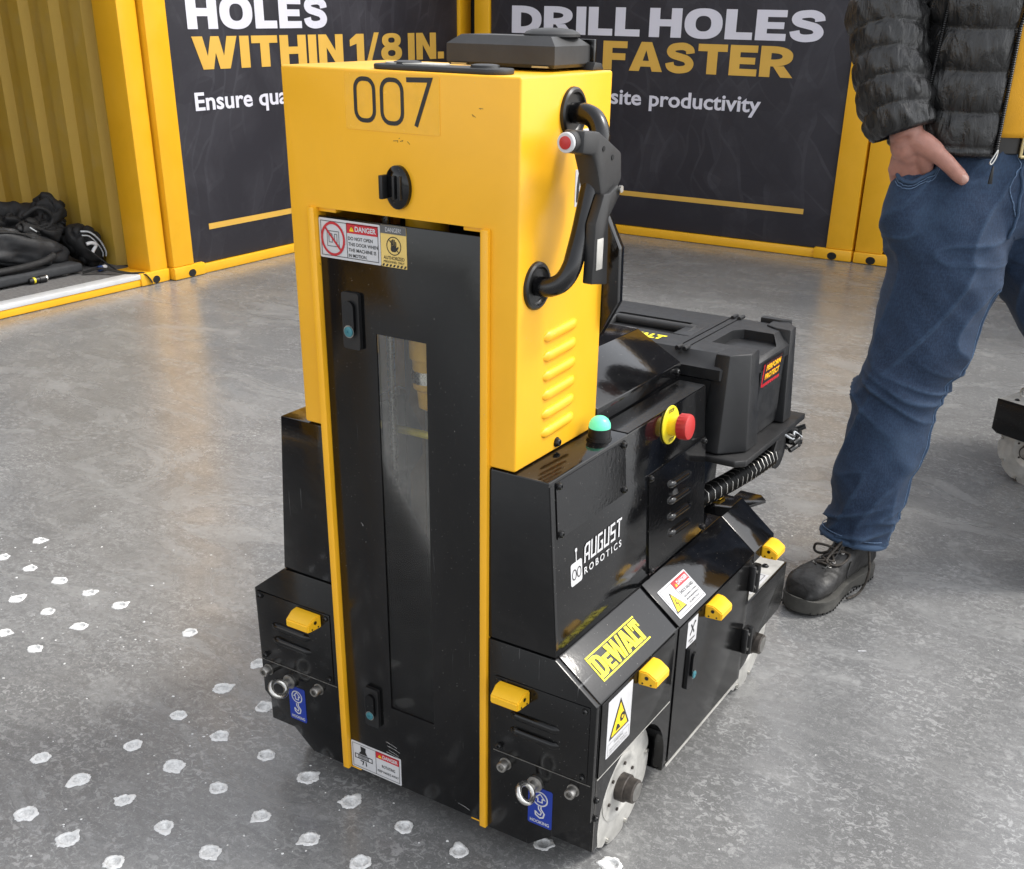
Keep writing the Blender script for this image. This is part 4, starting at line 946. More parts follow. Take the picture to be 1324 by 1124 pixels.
# ---- body side: two cover plates, louvers, emergency stop, logo
k = 1.0028
def bsz(z): return (z-.396)*k
for a0, a1, z0, z1, sc in ((.0145, .2165, .5735, .6560, 1), (.294, .512, .404, .5735, 1)):
    q = B(); BS.slab(q, a0, a1, bsz(z0), bsz(z1), .0022, 'black_gloss', .003); q.build('side_cover', rob)
    for a in (a0+.007, a1-.007):
        for z in (z0+.007, z1-.006): screw(shift(BS, .0022), a, bsz(z), rob, .0048, h=.005)
for i in range(4): louver(shift(BS, .0022), .366, bsz(.5335-i*.0285), .449, bsz(.5300-i*.0285), .0130, .0065, 'black_gloss', 'vent_louver', rob)
q = B(); BS.slab(q, .0, .006, bsz(.41), bsz(.655), .0015, 'black_gloss'); q.build('edge_trim', rob)
ec = BS.p(.372, bsz(.634), 0); n_ = BS.n
q = B(); q.lathe(ec, n_, [(0, .0300), (.0016, .0310), (.003, .0300), (.003, 0)], 36, 'estop_yellow'); es = q.build('emergency_stop_disc', rob)
q = B(); q.lathe(ec+n_*.003, n_, [(0, .0165), (.014, .0160), (.014, 0)], 28, 'sticker_yellow'); q.build('stop_collar', es)
prof = [(0, .0150), (.003, .0205), (.015, .0210), (.019, .0195), (.0205, .016), (.0205, .0), ]
q = B(); q.lathe(ec+n_*.016, n_, prof, 40, 'red_button')
kv = q.v
for i, p in enumerate(kv):
    if 40 <= i < 120 and i % 2: 
        c0 = ec+n_*.016; r_ = Vector(p)-c0; ax = n_*r_.dot(n_); kv[i] = tuple(c0+ax+(r_-ax)*.945)
q.build('stop_knob', es)
fe = Fr(ec+n_*.0032, BS.u, BS.v); q = B(); fe.text(q, 'STOP', -.010, .010, .0205, .0058, 'sticker_black', .0003, .02); fe.text(q, 'STOP', -.010, .010, -.0265, .0058, 'sticker_black', .0003, .02); q.build('stop_lettering', es, smooth=False)
# AUGUST ROBOTICS mark
q = B(); f = shift(BS, .0006); W = 'white_sticker'; z0 = bsz(.4905)
def bz(z): return bsz(z)
f.slab(q, .0480, .0800, bz(.4880), bz(.5225), .0005, W, .004)
for a in (.0572, .0708): f.ring(q, a, bz(.5045), .0055, .0018, 'sticker_black', .0009, ry=.0075)
f.ribbon(q, [(.0640, bz(.5225)), (.0640, bz(.5380))], .0022, W, .0005); f.disc(q, .0640, bz(.5400), .0032, W, .0006)
q.build('robot_emblem', rob, smooth=False)
q = B(); st = .0040; bA, hA = bz(.5105), .0285
def let(ch, a, w):
    x0, x1 = a+st/2, a+w-st/2; y0, y1 = bA+st/2, bA+hA-st/2; m_ = (y0+y1)/2
    S = {'A': [[(x0, y0-st/2), (x0, y1-.004), (x0+.004, y1), (x1, y1), (x1, y0-st/2)], [(x0, m_-.003), (x1, m_-.003)]], 'U': [[(x0, y1+st/2), (x0, y0), (x1, y0), (x1, y1+st/2)]],
         'G': [[(x1, y1), (x0, y1), (x0, y0), (x1, y0), (x1, m_), (x0+w*.45, m_)]], 'S': [[(x1, y1), (x0, y1), (x0, m_), (x1, m_), (x1, y0), (x0, y0)]], 'T': [[(x0-st/2, y1), (x1+st/2, y1)], [((x0+x1)/2, y1), ((x0+x1)/2, y0-st/2)]]}[ch]
    for s_ in S: f.ribbon(q, [(px_+(py_-bA)*.10, py_) for px_, py_ in s_], st, W, .0006)
for i, ch in enumerate('AUGUST'): let(ch, .0860+i*.0198, .0165)
f.text(q, 'ROBOTICS', .0860, .2010, bz(.4930), .0108, W, .0006, .015, space=1.5)
q.build('maker_lettering', rob, smooth=False)
# ---- skirt slope: yellow slab letters, danger sticker; side stickers and latch
q = B(); f = shift(SL, .0004); f.rect(q, .0470, .1990, .0605, .0630, 'logo_yellow', .0004); f.rect(q, .0470, .1990, .0195, .0220, 'logo_yellow', .0004)
f.rect(q, .0470, .0500, .0195, .0630, 'logo_yellow', .00035)
Y0, Y1 = .0240, .0585; hY = Y1-Y0
def S(u0, w, polys):
    for p in polys: f.poly(q, [(u0+x*w, Y0+y*hY) for x, y in p], 'logo_yellow', .0005)
S(.0505, .027, [[(0, 0), (.55, 0), (.55, .17), (.10, .17), (0, .17)], [(0, .83), (.55, .83), (.55, 1), (0, 1)], [(.10, .17), (.42, .17), (.42, .83), (.10, .83)], [(.55, 0), (.85, .08), (1, .3), (1, .7), (.85, .92), (.55, 1), (.55, .83), (.66, .72), (.66, .28), (.55, .17)]])
S(.0785, .0185, [[(0, 0), (.35, 0), (.35, .72), (0, .72)], [(.35, 0), (1, 0), (1, .16), (.35, .16)], [(.35, .29), (.85, .29), (.85, .43), (.35, .43)], [(.35, .56), (1, .56), (1, .72), (.35, .72)]])
S(.0960, .042, [[(0, 1), (.30, 1), (.36, .42), (.30, 0), (.16, 0)], [(.30, 0), (.36, .42), (.44, 1), (.64, 1), (.50, .62)], [(.52, 0), (.64, 0), (.84, 1), (1.02, 1), (.80, 0)], [(.50, .70), (.62, 1), (.68, .42), (.60, 0), (.50, 0)]])
S(.1330, .030, [[(0, 0), (.30, 0), (.55, .62), (.52, 1), (.38, 1)], [(.52, 1), (.72, 1), (1, 0), (.66, 0), (.55, .60)], [(.34, .14), (.72, .14), (.70, .32), (.38, .32)]])
S(.1615, .018, [[(0, 0), (1.0, 0), (1.0, .18), (.50, .18), (0, .18)], [(.08, .18), (.55, .18), (.55, 1), (.08, 1)]])
S(.1745, .0225, [[(0, .78), (1, .78), (1, 1), (0, 1)], [(.30, 0), (.70, 0), (.70, .78), (.30, .78)], [(.0, .60), (.16, .60), (.16, .78), (0, .78)], [(.84, .60), (1, .60), (1, .78), (.84, .78)]])
q.build('yellow_logo', rob, smooth=False)
f = shift(SL, .0046)
def pict_tri(fr, q, a, b_, w, h, L):
    tri(fr, q, a, b_-h*.34, w*.82, 'sticker_black', L, h*.62); tri(fr, q, a, b_-h*.30, w*.68, 'sticker_yellow', L+.0003, h*.50); fr.ribbon(q, [(a+w*.05, b_+h*.03), (a-w*.06, b_-h*.10), (a+w*.05, b_-h*.12), (a-w*.02, b_-h*.25)], w*.05, 'sticker_black', L+.0005)
danger(f, .2830, .3840, .0075, .0640, .44, 'danger_sticker', [('SHOCK HAZARD', .03, .50, .50, .10), ('DISCONNECT POWER', .05, .50, .36, .055), ('BEFORE MAINTENANCE', .05, .50, .25, .055), ('OR INSPECTION', .05, .42, .14, .055)], pict_tri, rob)
q = B(); f = SP; f.slab(q, .0300, .1070, .2330, .3330, .0005, 'white_sticker', .002); cx = .0690
f.poly(q, [(.0365, .262), (.1005, .262), (.0685, .322)], 'sticker_black', .0008); f.poly(q, [(.0425, .2655), (.0945, .2655), (.0685, .3145)], 'sticker_yellow', .0011)
f.disc(q, .0760, .2850, .0075, 'sticker_black', .0014); f.disc(q, .0760, .2850, .003, 'sticker_yellow', .0016); f.poly(q, [(.056, .269), (.071, .269), (.066, .277), (.060, .280)], 'sticker_black', .0014)
f.frame(q, .0345, .1025, .2365, .2560, .0006, 'sticker_grey', .0009); f.text(q, 'WARNING', .0540, .0830, .2490, .0045, 'sticker_grey', .0009)
f.text(q, 'MOVING PARTS', .0400, .0970, .2425, .0030, 'sticker_grey', .0009); f.text(q, 'KEEP CLEAR OF WHEELS', .0400, .0970, .2385, .0022, 'sticker_grey', .0009)
q.build('warning_sticker', rob, smooth=False)
q = B(); f.slab(q, .3040, .3430, .2860, .3340, .0005, 'white_sticker', .001); f.ribbon(q, [(.3150, .306), (.3320, .326)], .0035, 'sticker_black', .0009); f.ribbon(q, [(.3160, .326), (.3310, .306)], .003, 'sticker_black', .0009); f.ribbon(q, [(.3300, .3265), (.3355, .3240)], .003, 'sticker_black', .0009)
f.rect(q, .311, .335, .2955, .2980, 'sticker_black', .0009); f.rect(q, .317, .329, .2900, .2920, 'sticker_black', .0009); q.build('tool_sticker', rob, smooth=False)
latch(SP, .3230, .244, .027, .080, rob)
# ---- rear tray, support, hose, pulley, cables
q = B(); q.box(-.20, .20, .516, .70, .397, .510, 'black_satin', .003); q.build('rear_support', rob)
q = B(); q.prism([(-.292, .540), (.292, .540), (.307, .556), (.307, .860), (-.307, .860), (-.307, .556)], .5165, .5285, 'z', 'black_plastic', .0025); q.build('toolbox_tray', rob)
def hosepts(): return catmull([Vector(p) for p in ((.222, .515, .440), (.252, .600, .454), (.274, .670, .466), (.286, .735, .474))], 46)
q = B(); hp = hosepts(); q.tube(hp, .0165, 14, 'black_rubber', rf=lambda t, i: (1.0, 1.14, 1.0, .88)[i % 4]); q.build('corrugated_hose', rob, angle=60)
q = B(); hel = []
for i, p in enumerate(hp):
    an = i*.78; hel.append(p+Vector((math.cos(an)*.0180, 0, math.sin(an)*.0180)))
q.tube(hel, .0011, 6, 'dull_steel'); q.build('hose_spiral', rob, angle=60)
q = B(); q.lathe((.272, .775, .474), (1, 0, 0), [(0, .034), (.006, .034), (.006, .028), (.014, .028), (.014, .034), (.020, .034), (.021, .030), (.021, .010), (.018, 0)], 32, 'black_plastic'); q.build('hose_pulley', rob)
q = B(); r = random.Random(3)
for i in range(11):
    y0 = .785+r.uniform(0, .03); pts = [(.262+r.uniform(-.02, .045), y0+j*.022, .502-r.uniform(0, .040)) for j in range(4)]
    q.tube(pts, r.uniform(.003, .006), 8, 'black_rubber', sub=5)
q.box(.22, .292, .835, .858, .474, .516, 'black_plastic', .004); stuff(q.build('cable_bundle', rob, angle=60))
q = B(); q.tube([(.290, .80, .500), (.302, .82, .486), (.296, .84, .494), (.306, .858, .480)], .0022, 8, 'piping_grey', sub=6); q.build('grey_cable', rob)
q = B(); q.prism([(.225, .70), (.262, .70), (.285, .755), (.268, .775), (.225, .775)], .372, .378, 'z', 'black_satin', .001); q.build('rear_flap', rob)
q = B(); q.box(.205, .228, .660, .690, .397, .404, 'bumper_yellow', .003); q.build('rear_stop_block', rob)
q = B(); c0 = Vector((-.25, .775, .245)); q.tube([c0+Vector((.0, .013*math.cos(t), .013*math.sin(t))) for t in [2*math.pi*i/24 for i in range(24)]], .0038, 10, 'steel', closed=True); q.build('eye_ring', rob)

# ================================================================ tool box on the tray
def make_toolbox(name):
    t = empty(name, (0, .70, .5286)); mi = Matrix.Translation(-Vector((0, .70, .5286)))
    def ad(q, nm, par=None, **k):
        o = q.build(nm, par or t, **k); o.matrix_parent_inverse = mi; return o
    X, Y0, Y1, c = .282, .557, .848, .040
    def outl(ins, cc): return [(-X+ins+cc, Y0+ins), (X-ins-cc, Y0+ins), (X-ins, Y0+ins+cc), (X-ins, Y1-ins-cc), (X-ins-cc, Y1-ins), (-X+ins+cc, Y1-ins), (-X+ins, Y1-ins-cc), (-X+ins, Y0+ins+cc)]
    q = B(); q.rings([[(x, y, .5290) for x, y in outl(.010, c)], [(x, y, .5340) for x, y in outl(.006, c)], [(x, y, .655) for x, y in outl(.004, c)], [(x, y, .6552) for x, y in outl(.010, c)]], 'toolbox_plastic'); ad(q, 'case_body', angle=20)
    q = B(); q.rings([[(x, y, .6556) for x, y in outl(.006, c)], [(x, y, .658) for x, y in outl(.000, c)], [(x, y, .676) for x, y in outl(.000, c)], [(x, y, .6985) for x, y in outl(.022, c*.9)], [(x, y, .6990) for x, y in outl(.026, c*.9)]], 'toolbox_plastic')
    lidb = q.build('case_lid', t); lidb.matrix_parent_inverse = mi
    cut = [B().prism([(.190, .640), (.262, .640), (.275, .660), (.275, .735), (.262, .755), (.205, .755), (.190, .735)], .682, .75, 'z', 'toolbox_plastic'), B().box(-.045, .136, .650, .742, .688, .75, 'toolbox_plastic', .006), B().box(.1500, .1535, .50, .90, .693, .75, 'toolbox_plastic'), B().box(.1660, .1690, .50, .90, .694, .75, 'toolbox_plastic')]
    boolean(lidb, cut)
    q = B(); q.tube([(-.035, .668, .690), (-.035, .712, .694), (.126, .712, .694), (.126, .668, .690)], .0095, 12, 'dark_grey_plastic'); ad(q, 'carry_handle', angle=50)
    q = B(); q.box(.108, .142, .652, .740, .6885, .7000, 'toolbox_plastic', .002); ad(q, 'handle_hinge')
    # corner posts: raised facets at the four corners
    for sx in (-1, 1):
        for (ya, yb) in ((.557, .602), (.805, .850)):
            q = B(); pts = [(sx*.220, ya-.008 if ya < .7 else yb+.008), (sx*.256, ya-.008 if ya < .7 else yb+.008), (sx*.2925, .592 if ya < .7 else .815), (sx*.2925, .645 if ya < .7 else .775), (sx*.254, .645 if ya < .7 else .775), (sx*.220, .610 if ya < .7 else .797)]
            q.prism(pts, .5300, .6860, 'z', 'toolbox_plastic', .003); cx = sx*.254; cy = sum(p[1] for p in pts)/6
            bmv = q.v
            for i, p in enumerate(bmv):
                if p[2] > .675: bmv[i] = (p[0]+(cx-p[0])*.28, p[1]+(cy-p[1])*.28, p[2]+.0165)
            ad(q, 'corner_post', angle=25)
    q = B(); f = Fr((.2965, 0, 0), (0, 1, 0), (0, 0, 1)); X2 = .2965
    f = Fr((.2795, 0, 0), (0, 1, 0), (0, 0, 1)); q = B(); f.slab(q, .650, .760, .560, .672, .0025, 'toolbox_plastic', .004); ad(q, 'end_panel')
    f = Fr((.2821, 0, 0), (0, 1, 0), (0, 0, 1)); q = B()
    f.poly(q, [(.655, .6280), (.745, .6280), (.752, .6680), (.662, .6680)], 'sticker_red', .0004); f.poly(q, [(.660, .6325), (.748, .6325), (.7520, .6680), (.667, .6680)], 'sticker_black', .0007)
    f.text(q, 'PERFORM', .672, .744, .6535, .0110, 'label_orange', .0010, .05, shear=.15); f.text(q, 'PERFORM', .674, .742, .6545, .0090, 'sticker_yellow', .0012, .02, shear=.15)
    f.text(q, 'PROTECT', .668, .740, .6385, .0110, 'label_orange', .0010, .05, shear=.15); f.text(q, 'PROTECT', .670, .738, .6395, .0090, 'sticker_yellow', .0012, .02, shear=.15)
    for i in range(9): f.rect(q, .662+i*.0092, .668+i*.0092, .6270, .6310, 'sticker_red', .0009)
    ad(q, 'end_label', smooth=False)
    q = B(); f = Fr((0, 0, .6995), (1, 0, 0), (0, 1, 0))
    f.text(q, 'DEWALT', .000, .110, .600, .028, 'logo_yellow', .0003, .06); ad(q, 'lid_logo', smooth=False)
    q = B(); f.rect(q, .020, .040, .6440-.012, .6440, 'white_sticker', .0003); ad(q, 'lid_label', smooth=False)
    q = B()
    for x in (.156, .1695): q.cyl((x, .566, .7005), (x, .585, .7005), .004, mat='toolbox_plastic', n=10); q.cyl((x, .815, .7005), (x, .838, .7005), .004, mat='toolbox_plastic', n=10)
    stuff(ad(q, 'lid_hinge'))
    q = B(); q.prism([(.205, .833), (.245, .833), (.262, .842), (.262, .849), (.205, .849)], .690, .706, 'z', 'toolbox_plastic', .002); ad(q, 'lid_lug')
    return t
tbx = make_toolbox('tool_case'); tag(tbx, 'black plastic tool case on the rear tray of the 007 robot', 'tool case', 'tool cases on robots')

# ================================================================ second robot standing behind the person
def copy_tree(o, parent=None):
    c = o.copy(); C.objects.link(c); c.parent = parent
    if parent is not None: c.matrix_parent_inverse = o.matrix_parent_inverse.copy()
    for ch in list(o.children): copy_tree(ch, c)
    return c
TH = math.atan2(.37, -.93)-math.pi/2                          # local +y points this way
rob2 = copy_tree(rob); rob2['label'] = 'second floor drilling robot behind the person, its rear wheel showing'
cw, sw_ = math.cos(TH), math.sin(TH); lx, ly = -.305, .690
rob2.rotation_euler = (0, 0, TH); rob2.location = (.585-(cw*lx-sw_*ly), 2.150-(sw_*lx+cw*ly), 0)
tb2 = copy_tree(tbx); tb2['label'] = 'black plastic tool case on the second robot behind the person'
for o in list(rob2.children):
    nm = o.name.split('.')[0]
    if nm in ('corrugated_hose', 'hose_spiral', 'hose_pulley', 'cable_bundle', 'grey_cable', 'rear_flap', 'rear_stop_block'): bpy.data.objects.remove(o)
    elif nm == 'toolbox_tray': o.scale = (1, .80, 1); o.location.y += .540*.20; o.location.z += .02
m4 = Matrix.Translation(rob2.location) @ Matrix.Rotation(TH, 4, 'Z')
tb2.location = m4 @ Vector((0, .650, .5490)); tb2.rotation_euler = (0, 0, TH)
# ================================================================ bags in the open container
def soft(q, c, r, mat, rot=(0, 0, 0), pw=2.6, amp=.02, fr_=6.0, seed=0, u=84, v=52, floor=None):
    """pillow-like superellipsoid with creases"""
    from mathutils import Euler
    E_ = Euler(rot).to_matrix(); sg = lambda t, p: math.copysign(abs(t)**p, t); e = 2.0/pw; rings = []
    for i in range(v+1):
        ph = -math.pi/2+math.pi*i/v; ring = []
        for j in range(u):
            th = 2*math.pi*j/u
            p = Vector((sg(math.cos(ph), e)*sg(math.cos(th), e)*r[0], sg(math.cos(ph), e)*sg(math.sin(th), e)*r[1], sg(math.sin(ph), e)*r[2]))
            n = p.normalized() if p.length > 1e-6 else Vector((0, 0, 1))
            a = noise.noise(p*fr_+Vector((seed, 3*seed, 0)))+.5*noise.noise(p*fr_*2.3+Vector((0, seed, 9)))-1.3*(1-min(1, 2*abs(noise.noise(Vector((p.x*fr_*1.9+seed*2, p.y*fr_*1.2, p.z*fr_*2.2+5))))))**3
            p = E_ @ (p+n*a*amp)+Vector(c)
            if floor is not None and p.z < floor: p.z = floor+.001*(j % 3)
            ring.append(p)
        rings.append(ring)
    q.rings(rings, mat); return q
FZ = .0502
q = B(); q.box(-4.00, -3.66, 1.70, 2.270, FZ+.010, FZ+.052, 'foam_grey', .012, 3); pad = q.build('foam_pad'); tag(pad, 'flat dark grey foam pad lying under the backpack in the container', 'pad')
q = B(); q.cyl((-3.72, 2.205, FZ), (-3.72, 2.205, FZ+.012), .014, mat='steel', n=16); q.cyl((-3.72, 2.205, FZ), (-3.72, 2.205, FZ+.003), .026, mat='steel', n=20); o = q.build('pad_foot', pad)
q = B(); q.cyl((-3.95, 1.80, FZ), (-3.95, 1.80, FZ+.012), .02, mat='black_rubber', n=16); q.build('pad_foot', pad)
bp = empty('backpack', (-3.83, 2.02, FZ+.05)); mi = Matrix.Translation(-bp.location)
tag(bp, 'charcoal backpack lying flat with a grey zip pull', 'backpack')
def ad(q, nm, root, **k):
    o = q.build(nm, root, **k); o.matrix_parent_inverse = Matrix.Translation(-root.location); return o
q = B(); soft(q, (-3.85, 2.00, .195), (.150, .32, .082), 'cloth_charcoal', (R(-17), 0, 0), 3.2, .022, 7, 4, floor=FZ+.053); ad(q, 'bag_body', bp, angle=180)
q = B(); q.tube([(-3.72, 1.78, .295), (-3.715, 1.92, .285), (-3.715, 2.02, .262), (-3.72, 2.06, .24)], .005, 8, 'cloth_black', sub=6); ad(q, 'zip_seam', bp)
q = B(); q.box(-.004, .004, -.022, .022, -.003, .003, 'piping_grey', .002); o = q.build('zip_pull', bp); o.location = (.115, .055, .155-.0+.02); o.rotation_euler = (R(-35), R(20), 0)
q = B(); q.tube([(-3.71, 1.75, .12), (-3.685, 1.95, .125), (-3.685, 2.08, .135), (-3.70, 2.15, .15)], .016, 8, 'cloth_black', sub=6); ad(q, 'shoulder_strap', bp, angle=180)
hb = empty('duffel_bag', (-4.0, 2.28, FZ)); tag(hb, 'slumped black duffel bag heaped against the corrugated wall', 'bag')
q = B(); soft(q, (-4.06, 2.20, .19), (.16, .23, .16), 'cloth_black', (R(-8), 0, .2), 2.4, .05, 8, 2, floor=FZ); ad(q, 'bag_body', hb, angle=180)
q = B(); soft(q, (-3.92, 2.315, .265), (.085, .088, .125), 'cloth_black', (R(-15), R(-10), 0), 2.3, .03, 11, 6); ad(q, 'bag_top', hb, angle=180)
q = B(); soft(q, (-3.84, 2.20, .235), (.06, .13, .05), 'cloth_black', (R(-14), R(18), 0), 2.4, .022, 12, 8); ad(q, 'bag_flap', hb, angle=180)
q = B(); q.tube([(-3.86, 2.13, .31), (-3.83, 2.19, .345), (-3.82, 2.24, .325), (-3.82, 2.26, .28), (-3.81, 2.20, .25), (-3.81, 2.14, .265)], .010, 8, 'cloth_black', sub=6); ad(q, 'carry_strap', hb, angle=180)
rb = empty('round_bag', (-3.80, 2.40, FZ)); tag(rb, 'rounded black bag edged with pale reflective piping', 'bag')
q = B(); soft(q, (-3.79, 2.388, .150), (.10, .078, .112), 'cloth_black', (R(22), 0, 0), 2.3, .018, 9, 12, floor=FZ); ad(q, 'bag_body', rb, angle=180)
for off, rr in ((.0, .0042), (.018, .0032)):
    q = B(); q.tube([(-3.70+off*.3, 2.315, .235-off), (-3.692, 2.36-off*.3, .225-off), (-3.690, 2.405-off*.7, .185-off), (-3.692, 2.435-off, .130-off*.3), (-3.70, 2.440-off, .100)], rr, 8, 'piping_grey', sub=7); ad(q, 'reflective_piping', rb, angle=180)
q = B(); q.tube([(-3.69, 2.33, .175), (-3.682, 2.355, .178), (-3.680, 2.375, .165), (-3.684, 2.362, .145), (-3.686, 2.352, .130)], .0085, 8, 'white_sticker', sub=6); ad(q, 'white_toggle', rb, angle=180)
# webbing strap falling over the sill
q = B(); pts = catmull([Vector(p) for p in ((-3.64, 2.245, .060), (-3.585, 2.300, .078), (-3.52, 2.335, .070), (-3.46, 2.365, .0610), (-3.402, 2.405, .0605), (-3.392, 2.425, .040), (-3.388, 2.440, .012))], 8)
rings = []
for i, p in enumerate(pts):
    t = (pts[min(i+1, len(pts)-1)]-pts[max(i-1, 0)]).normalized(); s_ = t.cross(Vector((.35, 0, 1))).normalized(); n_ = s_.cross(t)
    rings.append([p+s_*.0115+n_*.001, p-s_*.0115+n_*.001, p-s_*.0115-n_*.001, p+s_*.0115-n_*.001])
q.rings(rings, 'cloth_black'); tag(q.build('webbing_strap', angle=60), 'black webbing strap hanging over the white sill', 'strap')
q = B(); q.tube([(-3.685, 2.330, .150), (-3.62, 2.375, .085), (-3.585, 2.395, .056)], .004, 8, 'cloth_black', sub=5); o = q.build('drawstring'); tag(o, 'thin black cord running from the round bag to the carpet', 'cord')
bo = empty('small_bottle', (-3.625, 2.335, FZ)); tag(bo, 'small white bottle with a dark blue cap on the carpet', 'bottle')
q = B(); q.lathe((-3.625, 2.325, FZ+.016), (.1, 1, .12), [(0, .012), (.002, .014), (.022, .014), (.024, .010)], 18, 'blue_cap'); ad(q, 'cap', bo)
q = B(); q.lathe((-3.623, 2.349, FZ+.019), (.1, 1, .12), [(0, .011), (.018, .011), (.022, .008), (.022, 0)], 18, 'white_sticker'); ad(q, 'bottle_body', bo)
fl = empty('flashlight', (-3.76, 2.03, FZ)); tag(fl, 'short black flashlight with yellow ring beside the foam pad', 'flashlight')
q = B(); q.lathe((-3.655, 1.965, FZ+.017), (.05, 1, 0), [(0, .010), (.004, .013), (.050, .013), (.052, .016), (.085, .017), (.088, .012), (.088, 0)], 18, 'black_plastic'); ad(q, 'barrel', fl)
q = B(); q.lathe((-3.6535, 1.985, FZ+.017), (.05, 1, 0), [(0, .0136), (.010, .0136)], 18, 'estop_yellow'); ad(q, 'ring', fl)
q = B(); q.lathe((-3.651, 2.047, FZ+.017), (.05, 1, 0), [(0, .0172), (.006, .0174), (.006, .010), (.003, 0)], 18, 'steel'); ad(q, 'bezel', fl)
q = B(); soft(q, (-4.02, 1.93, .31), (.05, .12, .035), 'red_item', (R(-28), 0, 0), 2.6, .008, 10, 1); tag(q.build('red_pouch', angle=180), 'small red pouch on top of the backpack', 'pouch')

# ================================================================ the standing person
per = empty('person', (.42, 1.42, 0)); tag(per, 'person in black puffer jacket and blue jeans, hand in pocket', 'person')
def pa(q, nm, par=None, **k):
    o = q.build(nm, par or per, **k)
    if par is None: o.matrix_parent_inverse = Matrix.Translation(-per.location)
    return o
Fp = Vector((.640, -.768, 0)).normalized(); Lp = Vector((.768, .640, 0)).normalized(); Cp = Vector((.437, 1.455, 0)); Zv = Vector((0, 0, 1))
def W(l, f, z): return Cp+Lp*l+Fp*f+Zv*z
def ell(c, a, b_, z, n=48, ax=Lp, ay=Fp, sq=2.3):
    out = []; e = 2/sq
    for i in range(n):
        t = 2*math.pi*i/n; ct, st = math.cos(t), math.sin(t)
        out.append(Vector((c.x, c.y, 0))+ax*(a*math.copysign(abs(ct)**e, ct))+ay*(b_*math.copysign(abs(st)**e, st))+Zv*z)
    return out
def limb(q, pts, mat, n=28, sub=5, flat=None):
    """pts: (x,y,z,r)"""
    P4 = [Vector(p) for p in pts]; P = catmull([Vector(p[:3]) for p in pts], sub); rr = []
    for i in range(len(pts)-1):
        for k_ in range(sub):
            t = k_/sub; t = t*t*(3-2*t); rr.append(pts[i][3]*(1-t)+pts[i+1][3]*t)
    rr.append(pts[-1][3]); N = len(P)
    q.tube(P, 1.0, n, mat, rf=lambda t, i: rr[i])
def cap(q, c, r, mat): q.sphere(c, r, mat, 20, 14)
# --- body: one continuous skin
q = B(); S_ = 'skin'
LEGR = [(.392, 1.398, .90), (.400, 1.382, .806), (.410, 1.380, .733), (.397, 1.360, .591), (.373, 1.334, .488), (.367, 1.319, .417), (.360, 1.303, .329), (.355, 1.289, .247), (.345, 1.272, .163), (.336, 1.264, .075)]
LEGL = [(.505, 1.525, .90), (.56, 1.545, .80), (.62, 1.56, .70), (.72, 1.585, .52), (.76, 1.60, .44), (.79, 1.605, .30), (.82, 1.61, .18), (.835, 1.612, .075)]
limb(q, [(*p, r) for p, r in zip(LEGR, (.085, .085, .082, .068, .055, .052, .054, .05, .042, .042))], S_); limb(q, [(*p, r) for p, r in zip(LEGL, (.085, .085, .08, .062, .054, .052, .046, .042))], S_)
q.rings([ell(Cp, a, b_, z) for z, a, b_ in ((.80, .12, .09), (.86, .165, .11), (.95, .155, .10), (1.08, .145, .10), (1.25, .165, .115), (1.38, .175, .115), (1.45, .15, .09), (1.49, .08, .065))], S_)
limb(q, [(*W(0, -.005, 1.44), .062), (*W(0, .005, 1.52), .058), (*W(0, .015, 1.60), .06)], S_)
hc = W(-.005, .03, 1.675)
mtx = Matrix(((Lp.x, Fp.x, 0), (Lp.y, Fp.y, 0), (0, 0, 1))).to_4x4()
q.sphere(hc, (.076, .094, .115), S_, 28, 20, mtx); q.sphere(hc+Fp*.035-Zv*.065, (.055, .058, .05), S_, 20, 14, mtx)
q.sphere(hc+Fp*.098-Zv*.018, (.012, .018, .022), S_, 12, 10, mtx)
for s in (-1, 1):
    q.sphere(hc+Lp*s*.078-Fp*.005-Zv*.01, (.010, .020, .032), S_, 12, 10, mtx)
    q.sphere(hc+Lp*s*.032+Fp*.078+Zv*.012, (.02, .016, .010), S_, 12, 10, mtx)
# right arm to the pocket
SH = W(-.185, 0, 1.42); EL = Vector((.238, 1.275, 1.245)); WR = Vector((.318, 1.244, 1.000))
limb(q, [(*SH, .062), (*SH.lerp(EL, .5), .05), (*EL, .044), (*EL.lerp(WR, .5), .041), (*WR, .032)], S_)
# hand: palm then fingers into the pocket, thumb outside
K = [Vector((.298, 1.274, .930)), Vector((.3185, 1.274, .925)), Vector((.339, 1.277, .926)), Vector((.358, 1.281, .932))]
for i, kn in enumerate(K):
    limb(q, [(*WR.lerp(kn, .12), .021), (*WR.lerp(kn, .60), .0165), (*WR.lerp(kn, .85), .0150), (*kn, .0155)], S_, n=16)
    tip = kn+Vector((.022, .050, -.078+.006*abs(i-1.3))); md = kn+Vector((.008, .020, -.040)); limb(q, [(*kn, .0125), (*md, .0105), (*(md+tip)*.5, .0095) if False else (*((md+tip)*.5), .0095), (*tip, .0080)], S_, n=14)
cap(q, WR.lerp(K[1], .22), .031, S_); cap(q, WR.lerp(K[2], .40), .025, S_); cap(q, WR.lerp(K[1], .45), .022, S_)
TB = Vector((.352, 1.244, .990)); T1 = Vector((.374, 1.245, .978)); T2 = Vector((.402, 1.2545, .9570)); T3 = Vector((.424, 1.266, .9360)); T4 = Vector((.437, 1.274, .9240))
limb(q, [(*WR.lerp(TB, .35), .024), (*TB, .0225), (*T1, .0205), (*T1.lerp(T2, .5), .0165), (*T2, .0158), (*T2.lerp(T3, .5), .0150), (*T3, .0148), (*T4, .0120), (*(T4+(T4-T3)*.35), .0060)], S_, n=18)
limb(q, [(*TB, .018), (*Vector((.358, 1.258, .962)), .018), (*K[3], .015)], S_, n=14)
